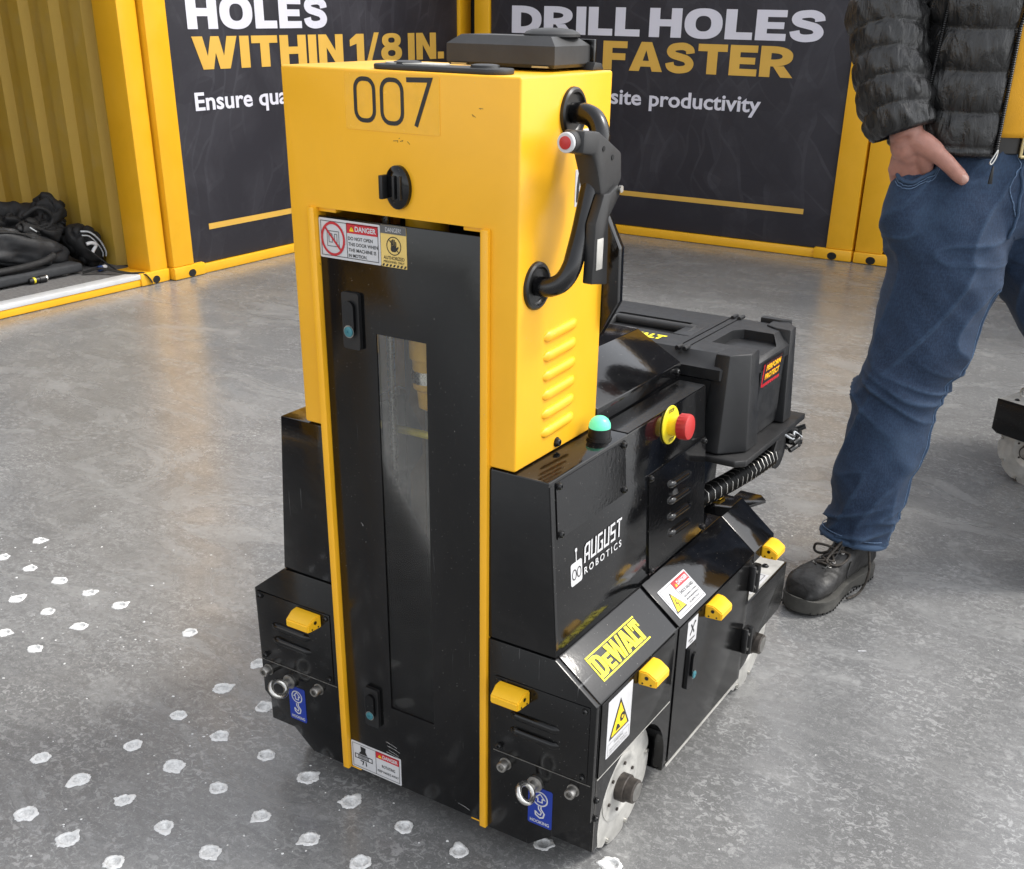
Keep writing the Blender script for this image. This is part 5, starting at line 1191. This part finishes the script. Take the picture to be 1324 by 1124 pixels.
# left arm hanging by the side
SHl = W(.185, 0, 1.42); ELl = W(.27, -.02, 1.18); WRl = W(.275, .06, .95); limb(q, [(*SHl, .062), (*ELl, .045), (*WRl, .032)], S_)
for i in range(4):
    a = W(.262+.010*(i-1.5)*.3, .075+.016*(i-1.5), .925); limb(q, [(*WRl, .02), (*a, .018), (*(a-Zv*.045+Fp*.01), .010), (*(a-Zv*.085+Fp*.018-Lp*.012), .008)], S_, n=14)
limb(q, [(*WRl, .02), (*W(.255, .095, .915), .014), (*W(.245, .11, .875), .009)], S_, n=14)
bodyo = pa(q, 'body', angle=180); remesh(bodyo, .0042, 3)
q = B(); nl = (T3+T4)*.5; ax = (T4-T3).normalized(); outw = Vector((.45, -.80, .28)); outw = (outw-ax*outw.dot(ax)).normalized(); sd = ax.cross(outw)
rings = []
for i in range(7):
    t = i/6; ww = .0085*(1-(.35*(2*t-1)**4)); rings.append([nl+ax*(-.006+.018*t)+sd*ww*u_+outw*(.0140-.0042*u_*u_-.0022*t*t) for u_ in (-1, -.6, -.2, .2, .6, 1)])
q.rings(rings, 'nail', cap=False, closed_u=False); pa(q, 'thumb_nail', angle=180)
# face details
q = B()
for s in (-1, 1): q = B(); q.sphere(hc+Lp*s*.031+Fp*.081-Zv*.004, .0115, 'white_sticker', 14, 10); q.sphere(hc+Lp*s*.031+Fp*.0905-Zv*.004, .0045, 'dark_hole', 10, 8); pa(q, 'eye')
q = B(); q.tube([hc+Fp*.082-Zv*.062+Lp*t-Fp*abs(t)*.5 for t in (-.022, -.01, 0, .01, .022)], .0055, 8, 'red_item', sub=3); pa(q, 'mouth', angle=180)
q = B(); q.sphere(hc-Fp*.014+Zv*.022, (.083, .095, .108), 'hair', 28, 20, mtx); q.v = [p if (Vector(p)-hc).dot(Fp) < .045 or p[2] > hc.z+.07 else tuple(Vector(p)-Fp*.05) for p in q.v]; pa(q, 'hair', angle=180)

# --- jeans
q = B(); D_ = 'denim'
limb(q, [(*p, r) for p, r in zip([LEGR[0]]+LEGR[1:9]+[(.338, 1.266, .112)], (.120, .124, .122, .110, .097, .093, .089, .086, .078, .069))], D_, n=40, sub=6)
limb(q, [(*p, r) for p, r in zip(LEGL[:7]+[(.832, 1.612, .10)], (.115, .118, .115, .100, .094, .088, .080, .07))], D_, n=40, sub=6)
q.rings([ell(Cp, a, b_, z) for z, a, b_ in ((.80, .11, .09), (.83, .165, .125), (.88, .186, .135), (.93, .180, .132), (.985, .168, .126), (1.005, .165, .124))], D_)
soft(q, (.342, 1.298, .866), (.064, .050, .100), D_, (0, 0, R(30)), 2.0, .0, 5, 0)
jeans = pa(q, 'jeans', angle=180); remesh(jeans, .0050, 9)
def fold(p):
    z = p.z; d = 0.0
    def rid(v, k): return ((1-min(1, abs(noise.noise(v))*1.9))**2.6*1.5-.45)*k
    v = Vector((p.x*7, p.y*7, z*13+p.x*9))
    # knee, ankle and crotch folds, smooth drape elsewhere
    kz = math.exp(-((z-.47)/.055)**2); az = math.exp(-((z-.155)/.055)**2); cz = math.exp(-((z-.79)/.06)**2)
    d += .0085*kz*rid(Vector((p.x*4, p.y*4, z*26+p.x*14)), 1); d += .0105*az*rid(Vector((p.x*5, p.y*5, z*30-p.x*9)), 1); d += .0035*cz*rid(Vector((p.x*9, p.y*9, z*20)), 1)
    d += .0065*noise.noise(v)+.0034*noise.noise(v*2.1); d += .0060*rid(Vector((p.x*6+3, p.y*6, z*9-p.x*12)), 1)
    return d
me = jeans.data
inv_ = Matrix.Translation(-per.location)
NC = [(v_.co.copy(), v_.normal.copy()) for v_ in me.vertices]
for v_, (c_, n_) in zip(me.vertices, NC): v_.co = c_+n_*fold(c_)
me.update()
def proj_ring(P, k=1.0): return P
# hem band and stitched seams
q = B(); hp = []
hd = Vector((-.05, -.02, 1)).normalized()
for i in range(40):
    t = 2*math.pi*i/40; hp.append(Vector((.339, 1.2665, .116))+Vector((.0725*math.cos(t), .0725*math.sin(t), -.012*math.sin(t)+.020*math.cos(t)*-.35)))
q.tube(hp, .0078, 8, D_, closed=True); pa(q, 'hem_band', angle=180)
q = B(); q.tube([p+Vector((0, 0, .014))+(p-Vector((.339, 1.2665, p.z))).normalized()*.0020 for p in hp], .0011, 6, 'stitch', closed=True); pa(q, 'hem_stitch', angle=180)
from mathutils.bvhtree import BVHTree
bvh = BVHTree.FromPolygons([v.co.copy() for v in jeans.data.vertices], [list(p.vertices) for p in jeans.data.polygons])
def on_jeans(p, lift=.0012, toward=None):
    l_, n_, i_, d_ = bvh.find_nearest(Vector(p)); return l_+n_*lift
axis = [Vector(p) for p in LEGR]
def legpt(z):
    for i in range(len(axis)-1):
        a, b_ = axis[i], axis[i+1]
        if b_.z <= z <= a.z: return a.lerp(b_, (a.z-z)/(a.z-b_.z))
    return axis[-1]
camR = Vector((.85, .527, 0)); camT = Vector((.527, -.85, 0))
def seam(z0, z1, ang, nm, r=.0021, mat=D_, wob=.0, n=60):
    q = B(); pts = []
    for i in range(n+1):
        z = z0+(z1-z0)*i/n; dr = camR*math.cos(ang)+camT*math.sin(ang); hit = bvh.ray_cast(legpt(z), dr)
        if hit[0] is not None and hit[3] < .17: pts.append(hit[0]+dr*.0006)
    q.tube(pts, r, 6, mat); pa(q, nm, angle=180)
seam(.70, .125, R(32), 'inseam', .0030); seam(.70, .125, R(38), 'inseam_stitch', .0010, 'stitch'); seam(.70, .125, R(27), 'inseam_stitch', .0010, 'stitch')
# pocket opening: curved welt at the hand
q = B(); pw = [(.296, 1.246, .934), (.316, 1.232, .925), (.338, 1.228, .925), (.358, 1.233, .935), (.376, 1.243, .951), (.388, 1.250, .975)]
PW = catmull([Vector(p) for p in pw], 6); PW = [on_jeans(p, .0035) for p in PW]
q.tube(PW, .0042, 8, D_); pa(q, 'pocket_welt', angle=180)
q = B(); q.tube([on_jeans(p-Zv*.008, .0022) for p in PW], .0010, 6, 'stitch'); pa(q, 'pocket_stitch', angle=180)
q = B(); q.tube([on_jeans(p-Zv*.014, .0022) for p in PW], .0010, 6, 'stitch'); pa(q, 'pocket_stitch', angle=180)
# fly
q = B(); q.tube([on_jeans(W(.016+.006*t*t, .16, .985-.17*t), .001) for t in [i/20 for i in range(21)]], .0035, 8, D_); pa(q, 'fly_seam', angle=180)
q = B(); q.tube([on_jeans(W(-.012+.026*t*t, .16, .985-.14*t), .0015) for t in [i/20 for i in range(21)]], .0011, 6, 'stitch'); pa(q, 'fly_stitch', angle=180)
# --- belt, buckle, shirt
q = B(); q.rings([ell(Cp, .1725, .1315, .972), ell(Cp, .1745, .1335, .974), ell(Cp, .1745, .1335, 1.010), ell(Cp, .1725, .1315, 1.012)], 'belt_leather'); pa(q, 'belt', angle=40)
q = B(); fb = Fr(W(.022, .1335, .992), Lp, Zv); 
for p0, p1 in (((-.028, -.024), (.028, -.024)), ((.028, -.024), (.028, .024)), ((.028, .024), (-.028, .024)), ((-.028, .024), (-.028, -.024))): q.cyl(fb.p(*p0, .004), fb.p(*p1, .004), .0042, mat='brass', n=10)
q.cyl(fb.p(-.028, 0, .006), fb.p(.02, 0, .007), .003, mat='steel', n=10); pa(q, 'belt_buckle', angle=60)
q = B(); N = 46; rings = []
for i in range(N):
    z = 1.004+(1.485-1.004)*i/(N-1); k_ = min(1, (1.50-z)/.10)**.5; a = (.172+.010*math.sin((z-1)*6))*(.45+.55*k_); b_ = (.140+.012*math.sin((z-1)*5))*(.55+.45*k_)
    rings.append([p+(p-Vector((Cp.x, Cp.y, p.z))).normalized()*(.007*noise.noise(Vector((p.x*16, p.y*16, z*8)))) for p in ell(Cp, a, b_, z, 64)])
q.rings(rings, 'shirt_yellow'); pa(q, 'shirt', angle=180)
# --- puffer jacket: torso shell (open in front) + sleeves
BH = .0740
def baffle(s, h=BH): return abs(math.sin(math.pi*s/h))**.36
def puck(a, s, h=BH):
    e = abs(math.sin(math.pi*s/h)); return (1-e)**2*.0040*noise.noise(Vector((a*46, s*5, 2)))+.0062*noise.noise(Vector((a*16, s*22, 7)))*e+.003*noise.noise(Vector((a*9+s*30, s*14, 1)))
q = B(); rings = []; inner = []; NZ = 118; NA = 150
for i in range(NZ):
    z = .966+(1.500-.966)*i/(NZ-1); k_ = min(1, max(.0, (1.515-z))/.11)**.5; a = (.196+.02*(z > 1.2)*min(1, (z-1.2)/.15))*(.5+.5*k_); b_ = .152*(.55+.45*k_)
    th0 = R(17 if z < 1.2 else 17-11*min(1, (z-1.2)/.25)); ro = []; ri = []
    for j in range(NA):
        th = th0+(2*math.pi-2*th0)*j/(NA-1); sag = .006*math.sin(th*2)
        s_ = z-.9865+sag+.008*math.cos(th)
        bul = .0125*baffle(s_) if z > .9865 else .0110*math.sin(math.pi*min(1, max(0, (z-.966)/.0205)))**.5
        ed = min(1, (th-th0)/R(5), (2*math.pi-th0-th)/R(5)); bul *= .35+.65*max(0, ed)
        rad = bul+puck(th, s_)
        st, ct = math.sin(th), math.cos(th); base = Cp-Lp*(a*math.copysign(abs(st)**.87, st))+Fp*(b_*math.copysign(abs(ct)**.87, ct))
        n_ = (-Lp*st/a+Fp*ct/b_).normalized(); ro.append(base+n_*rad+Zv*z); ri.append(base-n_*.010+Zv*z)
    rings.append(ro+ri[::-1])
q.rings(rings, 'puffer_nylon')
def sleeve(q, pts, seed):
    P = catmull([Vector(p[:3]) for p in pts], 26); n = 64; acc = 0; rr = []
    for i in range(len(pts)-1):
        for k_ in range(26): t = k_/26; rr.append(pts[i][3]*(1-t)+pts[i+1][3]*t)
    rr.append(pts[-1][3]); T = []; rings = []; nrm = None
    for i in range(len(P)):
        t = (P[min(i+1, len(P)-1)]-P[max(i-1, 0)]).normalized()
        if i: acc += (P[i]-P[i-1]).length
        if nrm is None: nrm = (camT-t*camT.dot(t)).normalized()
        nrm = (nrm-t*nrm.dot(t)).normalized(); bi = t.cross(nrm); ring = []
        for k_ in range(n):
            an = 2*math.pi*k_/n; s_ = acc+.020*math.cos(an-.9)+seed
            rad = rr[i]+.0085*baffle(s_, .050)-.003+puck(an+seed, s_, .050)*1.35+.0055*noise.noise(Vector((math.cos(an)*2.2, math.sin(an)*2.2+seed, acc*17)))
            ring.append(P[i]+nrm*math.cos(an)*rad+bi*math.sin(an)*rad)
        rings.append(ring)
    e = rings[-1]; c = P[-1]; t = (P[-1]-P[-2]).normalized()
    rings.append([c+(p-c)*.90+t*.006 for p in e]); rings.append([c+(p-c)*.78-t*.004 for p in e]); rings.append([c+(p-c)*.72-t*.05 for p in e])
    q.rings(rings, 'puffer_nylon', cap=False)
sleeve(q, [(*W(-.150, 0, 1.445), .078), (*W(-.200, .0, 1.37), .080), (.238, 1.276, 1.262, .072), (.250, 1.262, 1.175, .070), (.276, 1.250, 1.085, .068), (.306, 1.246, 1.012, .060)], .0)
sleeve(q, [(*W(.150, 0, 1.445), .078), (*W(.205, 0, 1.36), .080), (*W(.268, -.01, 1.20), .070), (*W(.278, .02, 1.08), .066), (*W(.277, .055, .985), .056)], .3)
q.rings([[p for p in ell(Cp-Fp*.01, a, b_, z, 40)] for z, a, b_ in ((1.44, .135, .11), (1.48, .10, .09), (1.52, .088, .082), (1.545, .086, .08), (1.55, .078, .072), (1.48, .07, .065))], 'puffer_nylon', cap=False)
jk = pa(q, 'jacket', angle=180)
bvj = BVHTree.FromPolygons([v.co.copy() for v in jk.data.vertices], [list(p.vertices) for p in jk.data.polygons])
def onj(p, lift=.002):
    l_, n_, i_, d_ = bvj.find_nearest(Vector(p)); return l_+n_*lift
# front zip along the open edge, and its puller
for s, nm in ((-1, 'front_zip'), (1, 'front_zip')):
    q = B(); pts = []
    for i in range(220):
        z = .972+(1.42-.972)*i/219; th = R(17 if z < 1.2 else 17-11*min(1, (z-1.2)/.25)); st, ct = math.sin(th), math.cos(th)
        pts.append(Cp+Lp*s*(.196*st**.87)+Fp*(.152*ct**.87+.006)+Zv*z)
    q.tube(pts, .0042, 8, 'black_rubber', rf=lambda t, i: 1.15 if i % 2 else .80); pa(q, nm, angle=60)
zp = Vector(pts[0]); q = B(); zz = Cp-Lp*(.196*math.sin(R(17))**.87)+Fp*(.152*math.cos(R(17))**.87+.012)+Zv*.978
q.tube([zz+Zv*.006, zz-Lp*.006-Zv*.006, zz-Lp*.012-Zv*.018, zz-Lp*.008-Zv*.021, zz-Lp*.001-Zv*.008, zz+Zv*.006], .0016, 8, 'steel', sub=4)
pa(q, 'zip_puller', angle=60); q = B(); c0 = zz-Lp*.006-Zv*.024+Fp*.004
q.prism([(-.0016, 0), (.0016, 0), (.0045, -.034), (-.0045, -.034)], -.0015, .0015, 'y', 'black_rubber', .0006, mtx=Matrix.Translation(c0) @ Matrix(((Lp.x, -Fp.x, 0), (Lp.y, -Fp.y, 0), (0, 0, 1))).to_4x4()); pa(q, 'zip_cord')
# side pocket zip
q = B(); pts = []
for i in range(121):
    z = 1.045+.22*i/120; th = R(66-6*i/120); st, ct = math.sin(th), math.cos(th); pts.append(Cp-Lp*(.196*st**.87)+Fp*(.152*ct**.87)+(-Lp*st/.196+Fp*ct/.152).normalized()*.0150+Zv*z)
q.tube(pts, .0036, 8, 'black_rubber', rf=lambda t, i: 1.15 if i % 2 else .80); pa(q, 'pocket_zip', angle=60)
q = B(); p0 = pts[0]+Fp*.006; q.tube([p0+Zv*.01, p0-Lp*.004-Zv*.008, p0+Lp*.002-Zv*.024, p0+Lp*.006-Zv*.040, p0-Lp*.004-Zv*.052], .0026, 8, 'black_rubber', sub=4); pa(q, 'pocket_zip_pull', angle=60)

# --- boots
def boot(heel, d, mirror, nm='boot'):
    d = Vector((d[0], d[1], 0)).normalized(); sx = Vector((d.y, -d.x, 0)); o0 = Vector((heel[0], heel[1], 0))
    def Pt(s, l, z): return o0+d*s+sx*l*mirror+Zv*z
    half = [(0, .006), (.006, .024), (.022, .034), (.06, .037), (.11, .036), (.16, .038), (.20, .047), (.24, .055), (.27, .054), (.295, .045), (.310, .029), (.318, .009)]
    def hw(s):
        for (a, x), (b_, y) in zip(half, half[1:]):
            if a <= s <= b_: return x+(y-x)*(s-a)/(b_-a)
        return .004
    bs = B(); SS_ = [i*.318/44 for i in range(45)]
    outl = [(s, hw(s)) for s in SS_]+[(s, -hw(s)*(.96)) for s in SS_[::-1]]
    def zl(s): return .0 if s < .22 else .010*((s-.22)/.098)**2
    def arch(s): return .010*math.exp(-((s-.115)/.022)**2) if s < .14 else (.0 if s > .15 else .0)
    r0 = [Pt(s, l*.94, .001+zl(s)+arch(s)) for s, l in outl]; r1 = [Pt(s, l*1.02, .006+zl(s)+arch(s)) for s, l in outl]
    r2 = [Pt(s, l*1.02, .026+zl(s)*.9) for s, l in outl]; r3 = [Pt(s, l*1.05, .028+zl(s)*.9) for s, l in outl]; r4 = [Pt(s, l*1.05, .034+zl(s)*.9) for s, l in outl]; r5 = [Pt(s, l*.93, .036+zl(s)*.9) for s, l in outl]
    bs.rings([r0, r1, r2, r3, r4, r5], 'boot_sole'); root = pa(bs, nm+'_sole', angle=35)
    tr = B()
    for s in [.02+i*.0135 for i in range(22)]:
        for sg in (-1, 1):
            l = hw(s)*sg*1.025; c = Pt(s, l, .007+zl(s)); tr.box(-.0012, .0012, -.002, .0008, -.006, -.001, 'black_rubber', mtx=Matrix.Translation(c) @ Matrix(((d.x, sx.x*mirror*sg, 0), (d.y, sx.y*mirror*sg, 0), (0, 0, 1))).to_4x4())
    stuff(pa(tr, 'tread_gaps', root))
    up = B(); rings = []
    hts = [(0.004, .075), (.015, .105), (.04, .125), (.08, .138), (.115, .128), (.15, .108), (.18, .098), (.21, .094), (.24, .093), (.265, .090), (.285, .081), (.300, .066), (.312, .048)]
    def ht(s):
        for (a, x), (b_, y) in zip(hts, hts[1:]):
            if a <= s <= b_: return x+(y-x)*(s-a)/(b_-a)
        return hts[-1][1]
    for i in range(40):
        s = .004+(.312-.004)*i/39; h = ht(s); w_ = hw(s)*.97; zb = .030+zl(s)*.9; ring = []
        for j in range(28):
            t = 2*math.pi*j/28; ct, st = math.cos(t), math.sin(t); k_ = 1.0 if st < 0 else .90
            ring.append(Pt(s, w_*math.copysign(abs(ct)**.72, ct)*(1 if st <= 0 else 1-.22*st*st), zb+(h-zb)*(.5+.5*math.copysign(abs(st)**.80, st))))
        rings.append(ring)
    up.rings(rings, 'boot_leather')
    up.rings([[Pt(.072+.010*(z-.1)*0+ax_*math.cos(t), bx_*math.sin(t), z) for t in [2*math.pi*i/28 for i in range(28)]] for z, ax_, bx_ in ((.06, .060, .036), (.10, .058, .038), (.14, .056, .042), (.19, .056, .046), (.20, .054, .045))], 'boot_leather')
    u_ = pa(up, nm+'_upper', angle=180); remesh(u_, .0045, 3)
    NC_ = [(v_.co.copy(), v_.normal.copy()) for v_ in u_.data.vertices]
    for v_, (c_, n_) in zip(u_.data.vertices, NC_): v_.co = c_+n_*(.0022*noise.noise(c_*34)+.0012*noise.noise(c_*80))
    bv = BVHTree.FromPolygons([v.co.copy() for v in u_.data.vertices], [list(p.vertices) for p in u_.data.polygons])
    def on(p, lift): l_, n_, i_, dd = bv.find_nearest(p); return l_+n_*lift
    # tongue edge flaps, eyelets, laces
    ey = []
    for i in range(5):
        s = .218-.022*i; z = .120+.014*i; ey.append((on(Pt(s, .024+.002*i, z), .0012), on(Pt(s, -.024-.002*i, z), .0012)))
    for sg in (1, -1):
        q = B(); q.tube([on(Pt(.236, sg*.010, .13), .001)]+[on(Pt(.228-.022*i, sg*(.018+.002*i), .120+.014*i), .001) for i in range(6)], .0022, 8, 'boot_leather', sub=4); pa(q, 'lace_flap', root, angle=180)
    q = B(); q.tube([on(Pt(.150, .046, .09), .001), on(Pt(.165, .048, .06), .001), on(Pt(.150, .05, .045), .001)], .0018, 8, 'boot_leather', sub=5); pa(q, 'side_seam', root, angle=180)
    q = B()
    for a, b_ in ey:
        for p in (a, b_):
            l_, n_, i_, dd = bv.find_nearest(p); aa = n_.orthogonal().normalized(); bb_ = n_.cross(aa)
            q.tube([p+aa*.0042*math.cos(t)+bb_*.0042*math.sin(t) for t in [2*math.pi*k_/14 for k_ in range(14)]], .0012, 6, 'dull_steel', closed=True)
    stuff(pa(q, 'eyelets', root, angle=180))
    q = B()
    for i in range(4):
        (a, b_), (c, e) = ey[i], ey[i+1]
        for p0, p1 in ((a, e), (b_, c)):
            m_ = on((p0+p1)*.5, .0045); q.tube([p0, p0.lerp(m_, .5)+Zv*.002, m_, m_.lerp(p1, .5)+Zv*.002, p1], .0030, 8, 'lace', sub=4)
    q.tube([ey[0][0]+Zv*.001, on((ey[0][0]+ey[0][1])*.5, .004), ey[0][1]+Zv*.001], .0030, 8, 'lace', sub=4)
    k0 = on((ey[2][0]+ey[2][1])*.5, .006)
    q.tube([k0, k0-sx*mirror*.022+d*.010+Zv*.006, k0-sx*mirror*.044+d*.016+Zv*.004, k0-sx*mirror*.048+d*.012-Zv*.014, k0-sx*mirror*.030+d*.012-Zv*.016, k0], .0030, 8, 'lace', sub=6)
    q.tube([k0, on(Pt(.15, .012, .14), .006), on(Pt(.20, .002, .12), .006), on(Pt(.214, .022, .11), .005), on(Pt(.185, .036, .10), .005), on(Pt(.15, .034, .11), .004), k0], .0030, 8, 'lace', sub=6)
    q.tube([k0, on(Pt(.11, .045, .13), .006), Pt(.112, .062, .085), Pt(.118, .066, .045), Pt(.130, .060, .014), Pt(.152, .056, .008), Pt(.176, .053, .010)], .0030, 8, 'lace', sub=7)
    stuff(pa(q, 'laces', root, angle=180))
boot((.362, 1.338), (-.227, -.974), -1)
boot((.842, 1.690), (.25, -.97), 1)
